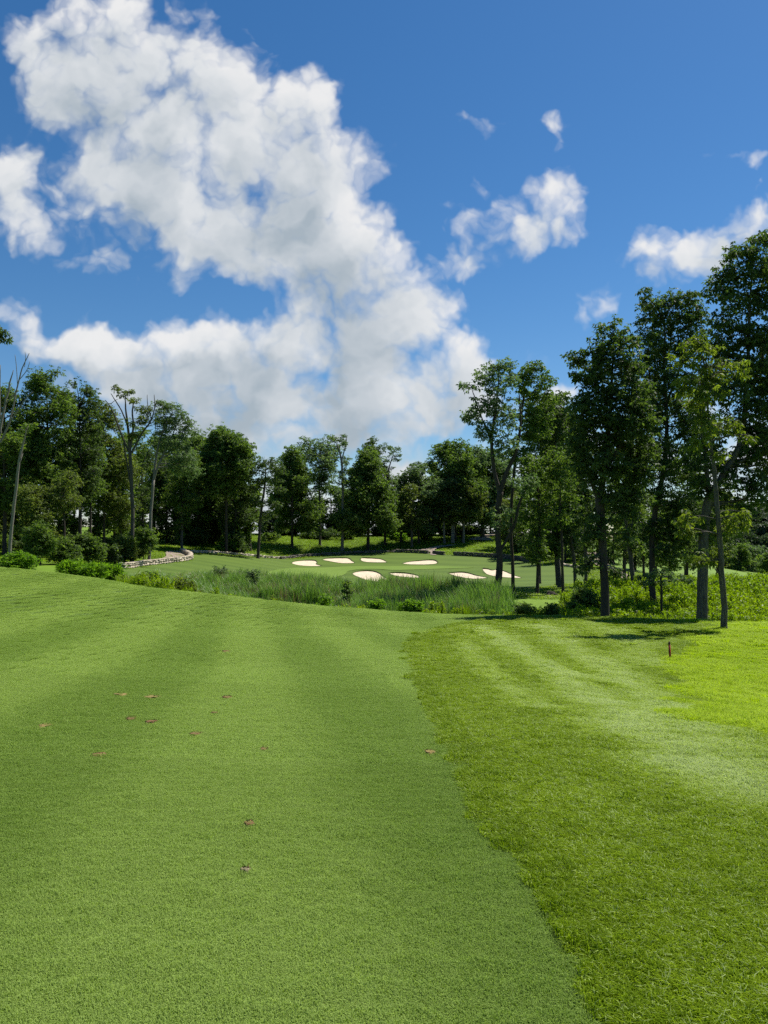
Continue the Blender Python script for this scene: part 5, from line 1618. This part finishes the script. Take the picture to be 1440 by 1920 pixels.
# lower banks are seen from beneath: greyer
lowm = nd(N, 'ShaderNodeMapRange', i_1=.42, i_2=.14, i_3=0.0, i_4=.36)
L.new(dz_.outputs[0], lowm.inputs[0])
sh = nd(N, 'ShaderNodeMath', operation='ADD')
L.new(su.outputs[0], sh.inputs[0]); L.new(lowm.outputs[0], sh.inputs[1])
cr = ramp(N, [(.20, (1.0, 1.0, 1.0)), (.48, (.86, .89, .915)), (.75, (.66, .715, .765)), (1.0, (.46, .54, .61))])
mr = nd(N, 'ShaderNodeMapRange', i_1=0.0, i_2=2.0)
L.new(sh.outputs[0], mr.inputs[0])
L.new(mr.outputs[0], cr.inputs[0])
sky = nd(N, 'ShaderNodeTexSky', sky_type='NISHITA')
sky.sun_disc = False
sky.sun_elevation = R(SUN_EL)
sky.sun_rotation = R(SUN_AZ)
sky.air_density = 1.0
sky.dust_density = .15
sky.ozone_density = 4.0
b1 = nd(N, 'ShaderNodeBackground', i_Strength=.068)
hs_ = nd(N, 'ShaderNodeHueSaturation', i_Saturation=1.26)
L.new(sky.outputs[0], hs_.inputs['Color'])
L.new(hs_.outputs[0], b1.inputs[0])
b2 = nd(N, 'ShaderNodeBackground', i_Strength=.56)
L.new(cr.outputs[0], b2.inputs[0])
ms = nd(N, 'ShaderNodeMixShader')
mk = nd(N, 'ShaderNodeMath', operation='MULTIPLY')
L.new(mask.outputs[0], mk.inputs[0]); mk.inputs[1].default_value = .97
L.new(mk.outputs[0], ms.inputs[0])
L.new(b1.outputs[0], ms.inputs[1]); L.new(b2.outputs[0], ms.inputs[2])
wo = nd(N, 'ShaderNodeOutputWorld')
L.new(ms.outputs[0], wo.inputs[0])

# thin summer haze filling the valley
hz_m, _, hN, hL = new_mat('haze_air')
ho = nd(hN, 'ShaderNodeOutputMaterial')
hv = nd(hN, 'ShaderNodeVolumePrincipled', i_Density=.00013, i_Anisotropy=.2)
hv.inputs['Color'].default_value = (.93, .96, 1.0, 1)
hL.new(hv.outputs[0], ho.inputs['Volume'])
mb = MB()
mb.box((0, 0, 0), 5600, 5600, 1.0)
hm = mb.mesh('haze', hz_m)
cz_ = np.empty(24, np.float32)
hm.vertices.foreach_get('co', cz_)
cz_ = cz_.reshape(-1, 3)
cz_[:, 2] = np.where(cz_[:, 2] < 0, -60.0, 62.0)
hm.vertices.foreach_set('co', cz_.ravel())
hm.update()
#HAZE tag(link('haze', hm), kind='stuff')

cam = bpy.data.cameras.new('camera')
cam.sensor_fit = 'VERTICAL'
cam.sensor_height = 36
cam.lens = F / 1920 * 36
cam.clip_end = 6000
co = bpy.data.objects.new('camera', cam)
COL.objects.link(co)
co.location = (0, 0, CZ)
co.rotation_euler = (R(90) + PITCH, 0, 0)
SC.camera = co

SC.view_settings.view_transform = 'Standard'
SC.view_settings.look = 'None'
SC.view_settings.exposure = 0.62
SC.view_settings.gamma = 1.0
SC.cycles.use_denoising = False
SC.cycles.max_bounces = 6
SC.cycles.diffuse_bounces = 3
SC.cycles.transmission_bounces = 4
SC.cycles.use_adaptive_sampling = True
SC.cycles.adaptive_threshold = 0.02
SC.cycles.sample_clamp_indirect = 4
